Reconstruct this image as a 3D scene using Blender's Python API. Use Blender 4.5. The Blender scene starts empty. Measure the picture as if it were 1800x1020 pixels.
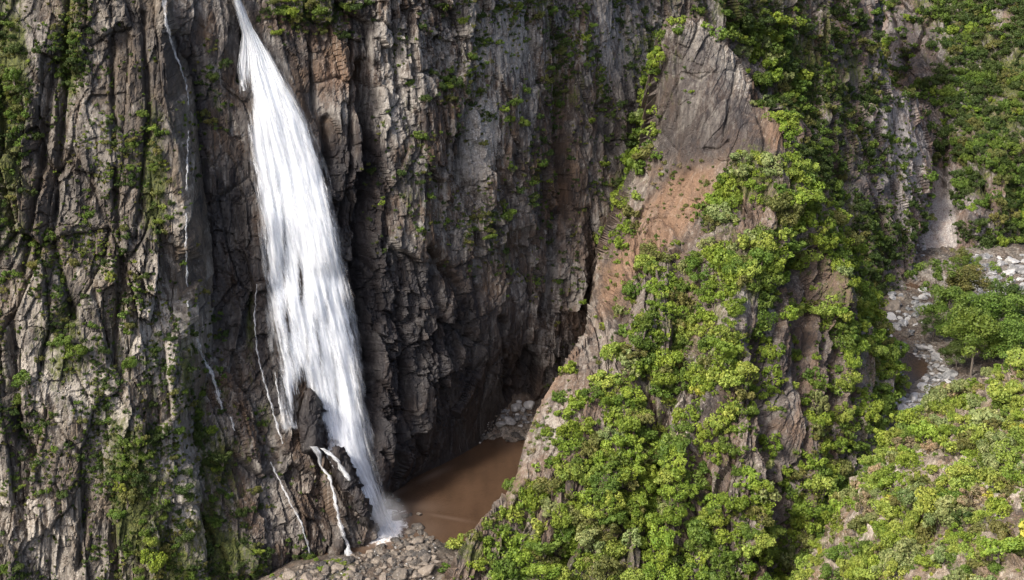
import bpy, math, random
import numpy as np
from mathutils import Vector, Matrix, noise as mnoise

random.seed(7)
rng = np.random.default_rng(7)
S = bpy.context.scene
COL = S.collection
R = math.radians

# ------------------------------------------------------------------ camera, sky, sun, exposure
CAM = np.array([0.0, 0.0, 180.0]); PITCH = R(20); F = 2613.7
FWD = np.array([0, math.cos(PITCH), -math.sin(PITCH)]); UP = np.array([0, math.sin(PITCH), math.cos(PITCH)])
cd = bpy.data.cameras.new('camera'); cam = bpy.data.objects.new('camera', cd); COL.objects.link(cam)
cam.location = CAM; cam.rotation_euler = (R(90) - PITCH, 0, 0)
cd.sensor_width = 36; cd.lens = 18 / (900 / F); cd.clip_end = 5000; cd.clip_start = 1
S.camera = cam
SUN = np.array([-0.60, -0.58, 0.85]); SUN /= np.linalg.norm(SUN)      # towards the sun: high, behind the camera's left shoulder
w = bpy.data.worlds.new('World'); S.world = w; w.use_nodes = True
nt = w.node_tree; bg = nt.nodes['Background']
sk = nt.nodes.new('ShaderNodeTexSky'); sk.sky_type = 'NISHITA'; sk.sun_disc = False
sk.sun_elevation = math.asin(SUN[2]); sk.sun_rotation = math.atan2(SUN[0], SUN[1]); sk.dust_density = 4; sk.air_density = 0.7; sk.ozone_density = 0.6
nt.links.new(sk.outputs[0], bg.inputs[0]); bg.inputs[1].default_value = 0.15
sl = bpy.data.lights.new('sun', 'SUN'); so = bpy.data.objects.new('sun', sl); COL.objects.link(so)
sl.energy = 2.8; sl.angle = R(11.0); sl.color = (1, 0.96, 0.89)
so.rotation_euler = Vector(SUN).to_track_quat('Z', 'Y').to_euler(); so.location = (-100, 0, 300)
S.view_settings.view_transform = 'Standard'; S.view_settings.look = 'None'
S.view_settings.exposure = 1.18; S.view_settings.gamma = 1
S.view_settings.use_curve_mapping = False
S.cycles.max_bounces = 6; S.cycles.transparent_max_bounces = 24
S.cycles.diffuse_bounces = 3; S.cycles.glossy_bounces = 2; S.cycles.transmission_bounces = 3

# ------------------------------------------------------------------ pixel <-> world, noise
def ray(px, py):
    px = np.asarray(px, float); py = np.asarray(py, float)
    a = (px - 900) / F; b = (510 - py) / F
    return np.stack([a, FWD[1] + UP[1] * b, FWD[2] + UP[2] * b], -1)
def at(px, py, Y):
    d = ray(px, py); return CAM + d * (np.asarray(Y, float) / d[..., 1])[..., None]
def atz(px, py, z):
    d = ray(px, py); return CAM + d * ((z - CAM[2]) / d[..., 2])[..., None]
def proj(P):
    q = P - CAM; dp = q @ FWD
    return 900 + F * q[..., 0] / dp, 510 - F * (q @ UP) / dp, dp

def h3(x, y, z, s):
    x = x.astype(np.uint32); y = y.astype(np.uint32); z = z.astype(np.uint32)
    h = x * np.uint32(374761393) + y * np.uint32(668265263) + z * np.uint32(2147483647) + np.uint32((s * 974711 + 13) & 0xffffffff)
    h = (h ^ (h >> np.uint32(13))) * np.uint32(1274126177)
    h = (h ^ (h >> np.uint32(16))) * np.uint32(2246822519)
    h ^= h >> np.uint32(15)
    return (h & np.uint32(0xffffff)).astype(np.float32) / np.float32(0xffffff)
def vn(x, y, z, s=0):
    x0 = np.floor(x); y0 = np.floor(y); z0 = np.floor(z)
    fx, fy, fz = [(t * t * (3 - 2 * t)).astype(np.float32) for t in (x - x0, y - y0, z - z0)]
    X = x0.astype(np.int64); Y = y0.astype(np.int64); Z = z0.astype(np.int64)
    r = 0
    for i in (0, 1):
        for j in (0, 1):
            for k in (0, 1):
                r = r + h3(X + i, Y + j, Z + k, s) * (fx if i else 1 - fx) * (fy if j else 1 - fy) * (fz if k else 1 - fz)
    return r * 2 - 1
def fbm(P, sc, oc=4, s=0, gain=0.5):
    x, y, z = P[..., 0] / sc[0], P[..., 1] / sc[1], P[..., 2] / sc[2]
    a = 1; t = 0; n = 0
    for o in range(oc):
        t = t + a * vn(x + 17.3 * o, y - 9.1 * o, z + 4.7 * o, s + o); n += a
        a *= gain; x = x * 2.03; y = y * 2.03; z = z * 2.03
    return t / n * 1.6
def voro(u, v, s):
    U = np.floor(u).astype(np.int64); V = np.floor(v).astype(np.int64)
    b1 = np.full(u.shape, 9e9, np.float32); b2 = b1.copy(); idm = np.zeros_like(b1); cu = np.zeros_like(b1); cv = np.zeros_like(b1)
    zz = np.zeros_like(U)
    for i in (-1, 0, 1):
        for j in (-1, 0, 1):
            a, b = U + i, V + j
            pu = a + 0.1 + 0.8 * h3(a, b, zz, s); pv = b + 0.1 + 0.8 * h3(a, b, zz + 1, s)
            du = (u - pu).astype(np.float32); dv = (v - pv).astype(np.float32); d = du * du + dv * dv
            cl = d < b1
            b2 = np.where(cl, b1, np.minimum(b2, d))
            idm = np.where(cl, h3(a, b, zz + 2, s), idm); cu = np.where(cl, du, cu); cv = np.where(cl, dv, cv)
            b1 = np.where(cl, d, b1)
    return idm, np.sqrt(b2) - np.sqrt(b1), cu, cv

def rock(P, yk=0.6, tilt=0.0, layers=((10, 20, 2.1), (4.2, 8, 1.05), (1.8, 3.2, 0.48), (0.8, 1.3, 0.18)), big=2.4, seed=0, crack=1.0):
    """slabs: stacked cells of tilted facets parted by cracks; returns depth (m) and a tone per slab"""
    wv = fbm(P, (14, 14, 30), 3, seed + 50)
    wv2 = fbm(P, (4, 4, 7), 2, seed + 60)
    sx = P[..., 0] + yk * P[..., 1] + tilt * P[..., 2] + 2.0 * wv + 0.25 * wv2
    sz = P[..., 2] - tilt * 0.4 * P[..., 0] + 2.2 * fbm(P, (9, 9, 9), 2, seed + 70)
    d = big * fbm(P, (22, 22, 60), 3, seed + 80)
    rid = 1 - np.abs(fbm(P, (11, 11, 38), 3, seed + 90))
    d = d + big * 0.55 * rid
    tone = 0; mod = np.clip(0.95 + 0.9 * fbm(P, (26, 26, 34), 2, seed + 33), 0.3, 1.7)
    for k, (cw, ch, am) in enumerate(layers):
        i, e, du, dv = voro(sx / cw, sz / ch, seed + 7 * k)
        r2 = (i * 7.31) % 1.0; r3 = (i * 13.7) % 1.0
        am = am * mod
        d = d + am * ((i - 0.5) * 1.8 + du * (r2 - 0.5) * 4.2 - dv * (r3 - 0.30) * 2.0) - crack * am * 0.55 * np.exp(-(e / 0.05) ** 2)
        tone = tone + (r2 - 0.5) * (1.0, 0.9, 0.7, 0.5)[min(k, 3)]
    d = d + 0.22 * fbm(P, (1.1, 1.1, 1.8), 3, seed + 95)
    return d, tone

# ------------------------------------------------------------------ tagging, meshes
def tag(o, label=None, cat=None, group=None, kind=None):
    if label: o['label'] = label
    if cat: o['category'] = cat
    if group: o['group'] = group
    if kind: o['kind'] = kind
    return o
def npmesh(name, V, Fq, mats, smooth=False, attrs=None):
    me = bpy.data.meshes.new(name)
    V = np.ascontiguousarray(V, np.float32); Fq = np.ascontiguousarray(Fq, np.int32); k = Fq.shape[1]
    me.vertices.add(len(V)); me.vertices.foreach_set('co', V.ravel())
    me.loops.add(Fq.size); me.loops.foreach_set('vertex_index', Fq.ravel())
    me.polygons.add(len(Fq)); me.polygons.foreach_set('loop_start', np.arange(len(Fq), dtype=np.int32) * k)
    me.polygons.foreach_set('use_smooth', np.full(len(Fq), smooth))
    me.update(calc_edges=True)
    for n, a in (attrs or {}).items():
        a = np.ascontiguousarray(a, np.float32)
        if a.ndim == 1:
            at_ = me.attributes.new(n, 'FLOAT', 'POINT'); at_.data.foreach_set('value', a)
        else:
            at_ = me.attributes.new(n, 'FLOAT_COLOR', 'POINT'); at_.data.foreach_set('color', a.ravel())
    for m in (mats if isinstance(mats, (list, tuple)) else [mats]): me.materials.append(m)
    return me
def link(name, me, parent=None):
    o = bpy.data.objects.new(name, me); COL.objects.link(o)
    if parent: o.parent = parent
    return o

# ------------------------------------------------------------------ materials
class N:
    def __init__(s, name):
        s.m = bpy.data.materials.new(name); s.m.use_nodes = True; s.t = s.m.node_tree; s.t.nodes.clear()
        s.out = s.n('OutputMaterial')
    def n(s, t, **k):
        x = s.t.nodes.new('ShaderNode' + t)
        for a, b in k.items(): setattr(x, a, b)
        return x
    def l(s, a, b): s.t.links.new(a, b)
    def v(s, x, inp):
        if hasattr(x, 'links'): s.l(x, inp)
        else: inp.default_value = x
    def math(s, op, a, b=0.0, clamp=False):
        x = s.n('Math', operation=op); x.use_clamp = clamp; s.v(a, x.inputs[0]); s.v(b, x.inputs[1]); return x.outputs[0]
    def ramp(s, f, a, b, c=0.0, d=1.0):
        x = s.n('MapRange'); x.clamp = True; s.v(f, x.inputs[0]); s.v(a, x.inputs[1]); s.v(b, x.inputs[2]); s.v(c, x.inputs[3]); s.v(d, x.inputs[4]); return x.outputs[0]
    def mix(s, f, a, b, bt='MIX'):
        x = s.n('Mix', data_type='RGBA', blend_type=bt); s.v(f, x.inputs[0])
        for q, i in ((a, 6), (b, 7)):
            if isinstance(q, tuple): x.inputs[i].default_value = (*q, 1)
            else: s.l(q, x.inputs[i])
        return x.outputs[2]
    def coord(s, scale=(1, 1, 1), which='Object', rot=(0, 0, 0)):
        c = s.n('TexCoord'); m = s.n('Mapping'); m.inputs['Scale'].default_value = scale; m.inputs['Rotation'].default_value = rot
        s.l(c.outputs[which], m.inputs[0]); return m.outputs[0]
    def noise(s, vec, scale, detail=4, rough=0.55, dist=0.0):
        x = s.n('TexNoise'); s.l(vec, x.inputs['Vector']); x.inputs['Scale'].default_value = scale; x.inputs['Detail'].default_value = detail
        x.inputs['Roughness'].default_value = rough; x.inputs['Distortion'].default_value = dist; return x.outputs[0]
    def attr(s, name, kind='GEOMETRY'):
        x = s.n('Attribute', attribute_name=name, attribute_type=kind); return x
    def done(s, shader): s.l(shader, s.out.inputs[0]); return s.m

def rock_material(name, base, dark, light, warm, bump=1.0, tilt=0.0):
    """attribute mask: r rust, g damp rock and painted shade, b moss ground cover, a pale mineral; attribute tone: slab tone"""
    m = N(name)
    v = m.coord(); vs = m.coord((1, 1, 0.26), rot=(0, tilt, 0)); vs2 = m.coord((0.7, 0.7, 0.07), rot=(0, tilt, 0))
    at_ = m.attr('mask'); sep = m.n('SeparateColor'); m.l(at_.outputs['Color'], sep.inputs[0])
    rust, wet, moss, pale = sep.outputs[0], sep.outputs[1], sep.outputs[2], at_.outputs['Alpha']
    tone = m.attr('tone').outputs['Fac']
    n1 = m.noise(v, 0.10, 5, 0.6); n2 = m.noise(vs, 0.55, 6, 0.62, 0.4); n3 = m.noise(v, 2.2, 5, 0.7); n4 = m.noise(vs2, 1.5, 5, 0.62)
    c = m.mix(m.ramp(m.math('ADD', n2, m.math('MULTIPLY', tone, 0.24)), 0.34, 0.66), dark, base)
    c = m.mix(m.ramp(m.math('ADD', n1, m.math('MULTIPLY', tone, -0.12)), 0.42, 0.66, 0, 0.75), c, warm)
    lt = m.math('ADD', n4, m.math('ADD', m.math('MULTIPLY', tone, 0.10), m.math('MULTIPLY', pale, 0.30)))
    c = m.mix(m.ramp(lt, 0.54, 0.74, 0, 0.8), c, light)
    c = m.mix(m.ramp(m.math('ADD', n3, m.math('MULTIPLY', pale, 0.10)), 0.62, 0.70, 0, 0.6), c, (0.42, 0.40, 0.37))       # lichen
    c = m.mix(m.ramp(n3, 0.44, 0.34, 0, 0.55), c, dark)
    c = m.mix(m.ramp(m.math('ADD', n4, m.math('MULTIPLY', tone, 0.08)), 0.43, 0.33, 0, 0.55), c, (0.022, 0.020, 0.022))       # dark seepage streaks
    # rust
    rc = m.mix(n3, (0.120, 0.068, 0.040), (0.235, 0.142, 0.085))
    c = m.mix(m.ramp(m.math('ADD', rust, m.math('MULTIPLY', m.math('SUBTRACT', n2, 0.5), 1.3)), 0.34, 1.15, 0, 0.72), c, rc)
    # damp rock, plus shade painted into the cleft and recess
    wet_dark_f = m.ramp(m.math('ADD', wet, m.math('MULTIPLY', m.math('SUBTRACT', n2, 0.5), 0.9)), 0.2, 0.8)
    c = m.mix(wet_dark_f, c, m.mix(0.82, c, (0.012, 0.011, 0.013)))
    # moss, thin grass
    mf = m.ramp(m.math('ADD', moss, m.math('MULTIPLY', m.math('SUBTRACT', m.noise(vs, 0.9, 6, 0.7), 0.5), 1.6)), 0.42, 0.72, 0, 0.92)
    mc = m.mix(m.noise(v, 0.35, 3), (0.028, 0.045, 0.010), (0.125, 0.125, 0.028))
    mc = m.mix(m.ramp(m.noise(v, 1.4, 7, 0.8), 0.42, 0.56), m.mix(0.75, mc, (0.010, 0.018, 0.006)), mc)
    c = m.mix(mf, c, mc)
    b = m.n('Bump'); b.inputs['Strength'].default_value = 0.75 * bump; b.inputs['Distance'].default_value = 0.5
    hh = m.math('ADD', m.noise(vs, 1.6, 7, 0.68), m.math('MULTIPLY', m.noise(v, 1.9, 6, 0.7), 0.8)); m.l(hh, b.inputs['Height'])
    p = m.n('BsdfPrincipled'); m.l(c, p.inputs['Base Color']); m.l(b.outputs[0], p.inputs['Normal'])
    m.l(m.ramp(wet_dark_f, 0, 1, 0.92, 0.48), p.inputs['Roughness']); m.v(0.25, p.inputs['Specular IOR Level'])
    return m.done(p.outputs[0])

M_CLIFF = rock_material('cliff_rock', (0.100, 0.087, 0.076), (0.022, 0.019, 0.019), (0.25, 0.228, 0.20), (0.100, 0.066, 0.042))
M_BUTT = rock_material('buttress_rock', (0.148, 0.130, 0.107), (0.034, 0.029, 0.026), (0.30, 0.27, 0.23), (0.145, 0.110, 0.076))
M_RIDGE = rock_material('ridge_rock', (0.125, 0.103, 0.086), (0.040, 0.032, 0.028), (0.25, 0.225, 0.19), (0.13, 0.088, 0.060), tilt=0.5)
M_FAR = rock_material('far_rock', (0.125, 0.108, 0.098), (0.038, 0.033, 0.031), (0.27, 0.245, 0.225), (0.15, 0.098, 0.070))
M_FORE = rock_material('slope_rock', (0.20, 0.165, 0.125), (0.062, 0.048, 0.038), (0.34, 0.30, 0.25), (0.18, 0.12, 0.075))
M_FLOOR = rock_material('floor_rock', (0.095, 0.078, 0.060), (0.035, 0.030, 0.025), (0.20, 0.18, 0.155), (0.12, 0.085, 0.06))

def stone_material(name, dark, light):
    m = N(name); v = m.coord(); oi = m.n('ObjectInfo')
    c = m.mix(m.ramp(m.math('ADD', m.noise(v, 1.2, 5, 0.65), m.math('MULTIPLY', m.math('SUBTRACT', oi.outputs['Random'], 0.5), 0.55)), 0.3, 0.7), dark, light)
    c = m.mix(m.ramp(m.noise(v, 4, 4, 0.7), 0.58, 0.7, 0, 0.5), c, (0.42, 0.40, 0.37))
    b = m.n('Bump'); b.inputs['Strength'].default_value = 0.5; b.inputs['Distance'].default_value = 0.2; m.l(m.noise(v, 3, 6, 0.7), b.inputs['Height'])
    p = m.n('BsdfPrincipled'); m.l(c, p.inputs['Base Color']); m.l(b.outputs[0], p.inputs['Normal']); m.v(0.75, p.inputs['Roughness'])
    return m.done(p.outputs[0])
M_STONE = stone_material('grey_boulder', (0.085, 0.085, 0.086), (0.32, 0.31, 0.295))
M_STONE_DARK = stone_material('wet_boulder', (0.030, 0.026, 0.022), (0.150, 0.122, 0.094))

def leaf_material(name):
    m = N(name); tint = m.attr('tint', 'INSTANCER'); v = m.coord(); la = m.attr('leaf')
    f = m.noise(v, 0.9, 2); oi = m.n('ObjectInfo')
    c = m.mix(m.ramp(la.outputs['Fac'], 0, 1, 0.0, 1.0), m.mix(1.0, tint.outputs['Color'], (0.62, 0.70, 0.55), 'MULTIPLY'), m.mix(1.0, tint.outputs['Color'], (1.35, 1.22, 1.15), 'MULTIPLY'))
    c = m.mix(m.ramp(f, 0.35, 0.65, 0, 0.35), c, m.mix(1.0, c, (0.7, 0.8, 0.8), 'MULTIPLY'))
    d = m.n('BsdfPrincipled'); m.l(c, d.inputs['Base Color']); m.v(0.6, d.inputs['Roughness']); m.v(0.25, d.inputs['Specular IOR Level'])
    t = m.n('BsdfTranslucent'); m.l(m.mix(1.0, c, (1.2, 1.15, 0.6), 'MULTIPLY'), t.inputs[0])
    x = m.n('MixShader'); m.v(0.30, x.inputs[0]); m.l(d.outputs[0], x.inputs[1]); m.l(t.outputs[0], x.inputs[2])
    return m.done(x.outputs[0])
M_LEAF = leaf_material('leaves')
def bark():
    m = N('bark'); v = m.coord((1, 1, 0.3)); c = m.mix(m.noise(v, 6, 4), (0.05, 0.04, 0.03), (0.16, 0.13, 0.10))
    p = m.n('BsdfPrincipled'); m.l(c, p.inputs['Base Color']); m.v(0.9, p.inputs['Roughness']); return m.done(p.outputs[0])
M_BARK = bark()

# ------------------------------------------------------------------ rock sheets
def tps(C, V, Q, lam=0.05):
    """thin-plate spline through C (n,2) -> V, evaluated at Q (m,2)"""
    n = len(C); C = C / 50; Q = Q / 50
    def k(r2): return np.where(r2 > 0, 0.5 * r2 * np.log(np.maximum(r2, 1e-12)), 0)
    A = np.zeros((n + 3, n + 3)); A[:n, :n] = k(((C[:, None] - C[None]) ** 2).sum(-1)) + lam * np.eye(n) * 0.05
    A[:n, n] = 1; A[:n, n + 1:] = C; A[n, :n] = 1; A[n + 1:, :n] = C.T
    w_ = np.linalg.solve(A, np.concatenate([V, [0, 0, 0]]))
    out = np.zeros(len(Q))
    for a in range(0, len(Q), 20000):
        q = Q[a:a + 20000]
        out[a:a + 20000] = k(((q[:, None] - C[None]) ** 2).sum(-1)) @ w_[:n] + w_[n] + q @ w_[n + 1:]
    return out
def upsample(g, n0, n1):
    a = np.linspace(0, g.shape[0] - 1, n0); b = np.linspace(0, g.shape[1] - 1, n1)
    i = np.clip(a.astype(int), 0, g.shape[0] - 2); j = np.clip(b.astype(int), 0, g.shape[1] - 2)
    fa = (a - i)[:, None]; fb = (b - j)[None]
    return (g[i][:, j] * (1 - fa) * (1 - fb) + g[i + 1][:, j] * fa * (1 - fb) + g[i][:, j + 1] * (1 - fa) * fb + g[i + 1][:, j + 1] * fa * fb)
def seg_dist(px, py, pts):
    d = np.full(px.shape, 1e9)
    for (x0, y0), (x1, y1) in zip(pts[:-1], pts[1:]):
        ax, ay = x1 - x0, y1 - y0; L = ax * ax + ay * ay + 1e-9
        t = np.clip(((px - x0) * ax + (py - y0) * ay) / L, 0, 1)
        d = np.minimum(d, np.hypot(px - x0 - t * ax, py - y0 - t * ay))
    return d
def inside(px, py, poly):
    r = np.zeros(px.shape, bool); n = len(poly)
    for i in range(n):
        x0, y0 = poly[i]; x1, y1 = poly[(i + 1) % n]
        if y0 == y1: continue
        c = ((y0 > py) != (y1 > py)) & (px < (x1 - x0) * (py - y0) / (y1 - y0) + x0)
        r ^= c
    return r
def sd(px, py, poly):
    """pixels outside a closed outline (negative inside)"""
    d = seg_dist(px, py, list(poly) + [poly[0]])
    return np.where(inside(px, py, poly), -d, d)
def blob(px, py, lst):
    """painted region: (x, y, rx, ry, strength[, angle]) ellipses, or (poly, soft, strength)"""
    m = np.zeros(px.shape)
    for e in lst:
        if isinstance(e[0], (list, tuple)):
            d = sd(px, py, e[0]); m = np.maximum(m, e[2] * np.clip(0.5 - d / e[1], 0, 1))
        else:
            a = R(e[5]) if len(e) > 5 else 0
            dx, dy = px - e[0], py - e[1]; u = (dx * math.cos(a) + dy * math.sin(a)) / e[2]; v = (-dx * math.sin(a) + dy * math.cos(a)) / e[3]
            m = np.maximum(m, e[4] * np.exp(-(u * u + v * v)))
    return m

DENS = """
516110000255311222452425556545136775
615010010110013231244353504864413677
705122030000013332244344200877423578
703222120000013223444325100775423578
612224310000023111221161000236521487
512235200000023100321262027575621366
522336100000024101221552368886203365
523335100000013224211353234888631135
433322100000011122221252156888642136
322421000000000012211036898888741000
324443110000000000111147897268886000
335433220000000000011158883257887300
335333320000000000000488844335788404
333432320000000000012678744447788537
233332431100000000013678555435777677
122344343100000000026688566455766577
121463352101000033048887665566755777
111365362101000013338899864667464755
211355662100000004469999874776465765
312246653223100026799998887587556546
412246643334100046799998887687556656
""".split()
DG = np.array([[int(c) for c in (r + '5' * 36)[:36]] for r in DENS], float) / 9
CHUTE = [(1648, 300), (1668, 300), (1674, 360), (1682, 455), (1605, 460), (1636, 380)]
def dens(px, py):
    return dens0(px, py) * (1 - np.clip(0.5 - sd(px, py, CHUTE) / 14, 0, 1))
def dens0(px, py):
    x = np.clip(px / 50 - 0.5, 0, 34.999); y = np.clip(py / 50 - 0.5, 0, len(DG) - 1.001)
    i = y.astype(int); j = x.astype(int); fy = y - i; fx = x - j
    return DG[i, j] * (1 - fx) * (1 - fy) + DG[i, j + 1] * fx * (1 - fy) + DG[i + 1, j] * (1 - fx) * fy + DG[i + 1, j + 1] * fx * fy

SHEETS = {}
def sheet(name, mode, ctrl, poly, box, step, mat, rk, label, rust=(), wet=(), pale=(), mossy=(), calm=(), cracks=(), bulge=(), amp=1.0,
          recede=4.0, reach=10.0, margin=110, mossk=1.0, wcoords=(), drop=1.0, wobk=5.0):
    """one sheet of terrain. mode 'xz': depth y over (x, z); mode 'xy': height z over (x, y).
    ctrl: (px, py, Y) sight points; wcoords: extra world points; beyond poly the rock turns back"""
    c = np.array(ctrl, float); P = at(c[:, 0], c[:, 1], c[:, 2])
    if len(wcoords): P = np.concatenate([P, np.array(wcoords, float)])
    x0, x1, b0, b1 = box
    nx = int((x1 - x0) / step[0]) + 1; nb = int((b1 - b0) / step[1]) + 1
    cx, cb = max(4, int((x1 - x0) / 3)), max(4, int((b1 - b0) / 3))
    gx, gb = np.meshgrid(np.linspace(x0, x1, cx), np.linspace(b0, b1, cb), indexing='ij')
    k0, k1 = (2, 1) if mode == 'xz' else (1, 2)
    val = tps(P[:, [0, k0]], P[:, k1], np.stack([gx.ravel(), gb.ravel()], 1)).reshape(gx.shape)
    val = upsample(val, nx, nb)
    X, B = np.meshgrid(np.linspace(x0, x1, nx), np.linspace(b0, b1, nb), indexing='ij')
    Q = np.stack([X, val, B] if mode == 'xz' else [X, B, val], -1)
    px, py, dp = proj(Q)
    mpp = dp / F
    wob = wobk * fbm(Q, (9, 9, 12), 3, 200)
    ds = (sd(px, py, poly) + wob) * mpp if poly else np.full(px.shape, -99.0)
    out = np.maximum(ds, 0)
    edge = np.clip(1 + ds / 2.5, 0, 1)                      # rounds the last metres before the outline
    push = recede * out + 1.2 * edge ** 2
    if mode == 'xz': Q[..., 1] += push; Q[..., 2] -= push * drop * np.where(out > 0, 1.0, 0.3)   # the far side falls away
    else: Q[..., 2] -= push
    # smooth normal of the base
    gu = np.gradient(Q, axis=0); gv = np.gradient(Q, axis=1)
    Nn = np.cross(gu, gv); Nn /= np.linalg.norm(Nn, axis=-1, keepdims=True) + 1e-9
    if mode == 'xz': Nn *= np.sign(-Nn[..., 1:2] + 1e-9)
    else: Nn *= np.sign(Nn[..., 2:3] + 1e-9)
    d, tone = rock(Q, **rk)
    cm = 1 - blob(px, py, calm)
    d = 4.5 * np.tanh((d - d.mean() - 0.3) / 4.5) * amp * cm / (1 + (1.5 if mode == 'xz' else 0) * np.maximum(ds, 0))
    for pts, wd, dep in cracks:
        dd = seg_dist(px, py, pts) + 3.0 * fbm(Q, (3, 3, 5), 2, 210); d = d - dep * np.exp(-(dd / wd) ** 2)
    d = d + blob(px, py, [b[:4] + (1,) + tuple(b[5:]) for b in bulge]) * (bulge[0][4] if bulge else 0)
    Q2 = Q + Nn * d[..., None]
    px, py, dp = proj(Q2)
    de = dens(px, py)
    up = np.clip(np.gradient(d, axis=1) / step[1], -2, 2)
    ms = np.clip(de * 0.62 * mossk + 0.20 * fbm(Q2, (5, 5, 9), 3, 220) + blob(px, py, mossy), 0, 1)
    mask = np.stack([blob(px, py, rust), blob(px, py, wet), ms, blob(px, py, pale)], -1)
    keep = (ds < reach) & (px > -margin) & (px < 1800 + margin) & (py > -margin) & (py < 1020 + margin)
    kf = keep[:-1, :-1] & keep[1:, :-1] & keep[:-1, 1:] & keep[1:, 1:]
    idx = np.arange(nx * nb).reshape(nx, nb)
    q = np.stack([idx[:-1, :-1], idx[1:, :-1], idx[1:, 1:], idx[:-1, 1:]], -1)[kf]
    used = np.unique(q); rem = np.full(nx * nb, -1, np.int64); rem[used] = np.arange(len(used))
    V = Q2.reshape(-1, 3)[used]
    me = npmesh(name, V, rem[q], mat, False, {'mask': mask.reshape(-1, 4)[used], 'tone': tone.ravel()[used]})
    o = tag(link(name, me), label, kind='structure')
    # true normals for scattering
    gu = np.gradient(Q2, axis=0); gv = np.gradient(Q2, axis=1); Nt = np.cross(gu, gv)
    ar = np.linalg.norm(Nt, axis=-1, keepdims=True) + 1e-9; Nt = Nt / ar
    Nt *= np.sign((Nt * Nn).sum(-1, keepdims=True) + 1e-9)
    SHEETS[name] = dict(V=V, N=Nt.reshape(-1, 3)[used], B=Nn.reshape(-1, 3)[used], A=ar.ravel()[used], px=px.ravel()[used], py=py.ravel()[used], dp=dp.ravel()[used], ds=ds.ravel()[used])
    print(name, len(V), 'verts', len(q) * 2, 'tris')
    return o

# --- the cliff the fall comes down, and the wall that goes on behind the pool
ctrlA = []
colsA = [280, 350, 420, 480, 560, 640, 720, 840, 920, 970, 1050, 1150, 1300, 1460]
rowsA = {-120: [330, 340, 346, 351, 353, 359, 367, 380, 396, 408, 428, 446, 475, 505],
         200: [322, 330, 334, 337, 342, 348, 357, 371, 386, 398, 412, 427, 460, 492],
         400: [317, 326, 329, 331, 336, 343, 352, 367, 382, 393, 402, 413, 442, 476],
         600: [310, 318, 324, 326, 331, 338, 348, 365, 379, 387, 394, 402, 426, 460],
         800: [301, 306, 311, 317, 322, 328, 0, 0, 0, 0, 0, 0, 0, 0],
         1000: [294, 296, 299, 305, 314, 320, 0, 0, 0, 0, 0, 0, 0, 0],
         1150: [290, 291, 294, 299, 308, 314, 0, 0, 0, 0, 0, 0, 0, 0]}
for r_, v_ in rowsA.items():
    ctrlA += [(c_, r_, y_) for c_, y_ in zip(colsA, v_) if y_]
ctrlA += [(655, 900, 323.5), (640, 950, 319)]
wl = [(688, 866), (720, 845), (780, 815), (835, 785)]
wA = [atz(a, b, 0.0) for a, b in wl] + [atz(a, b, 0.0) + np.array([1.5, -1.5, -8]) for a, b in wl]
wA += [(-2, 383, 1), (6, 388, 2), (-2, 381, -8), (20, 392, -5), (45, 400, 0)]
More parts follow.
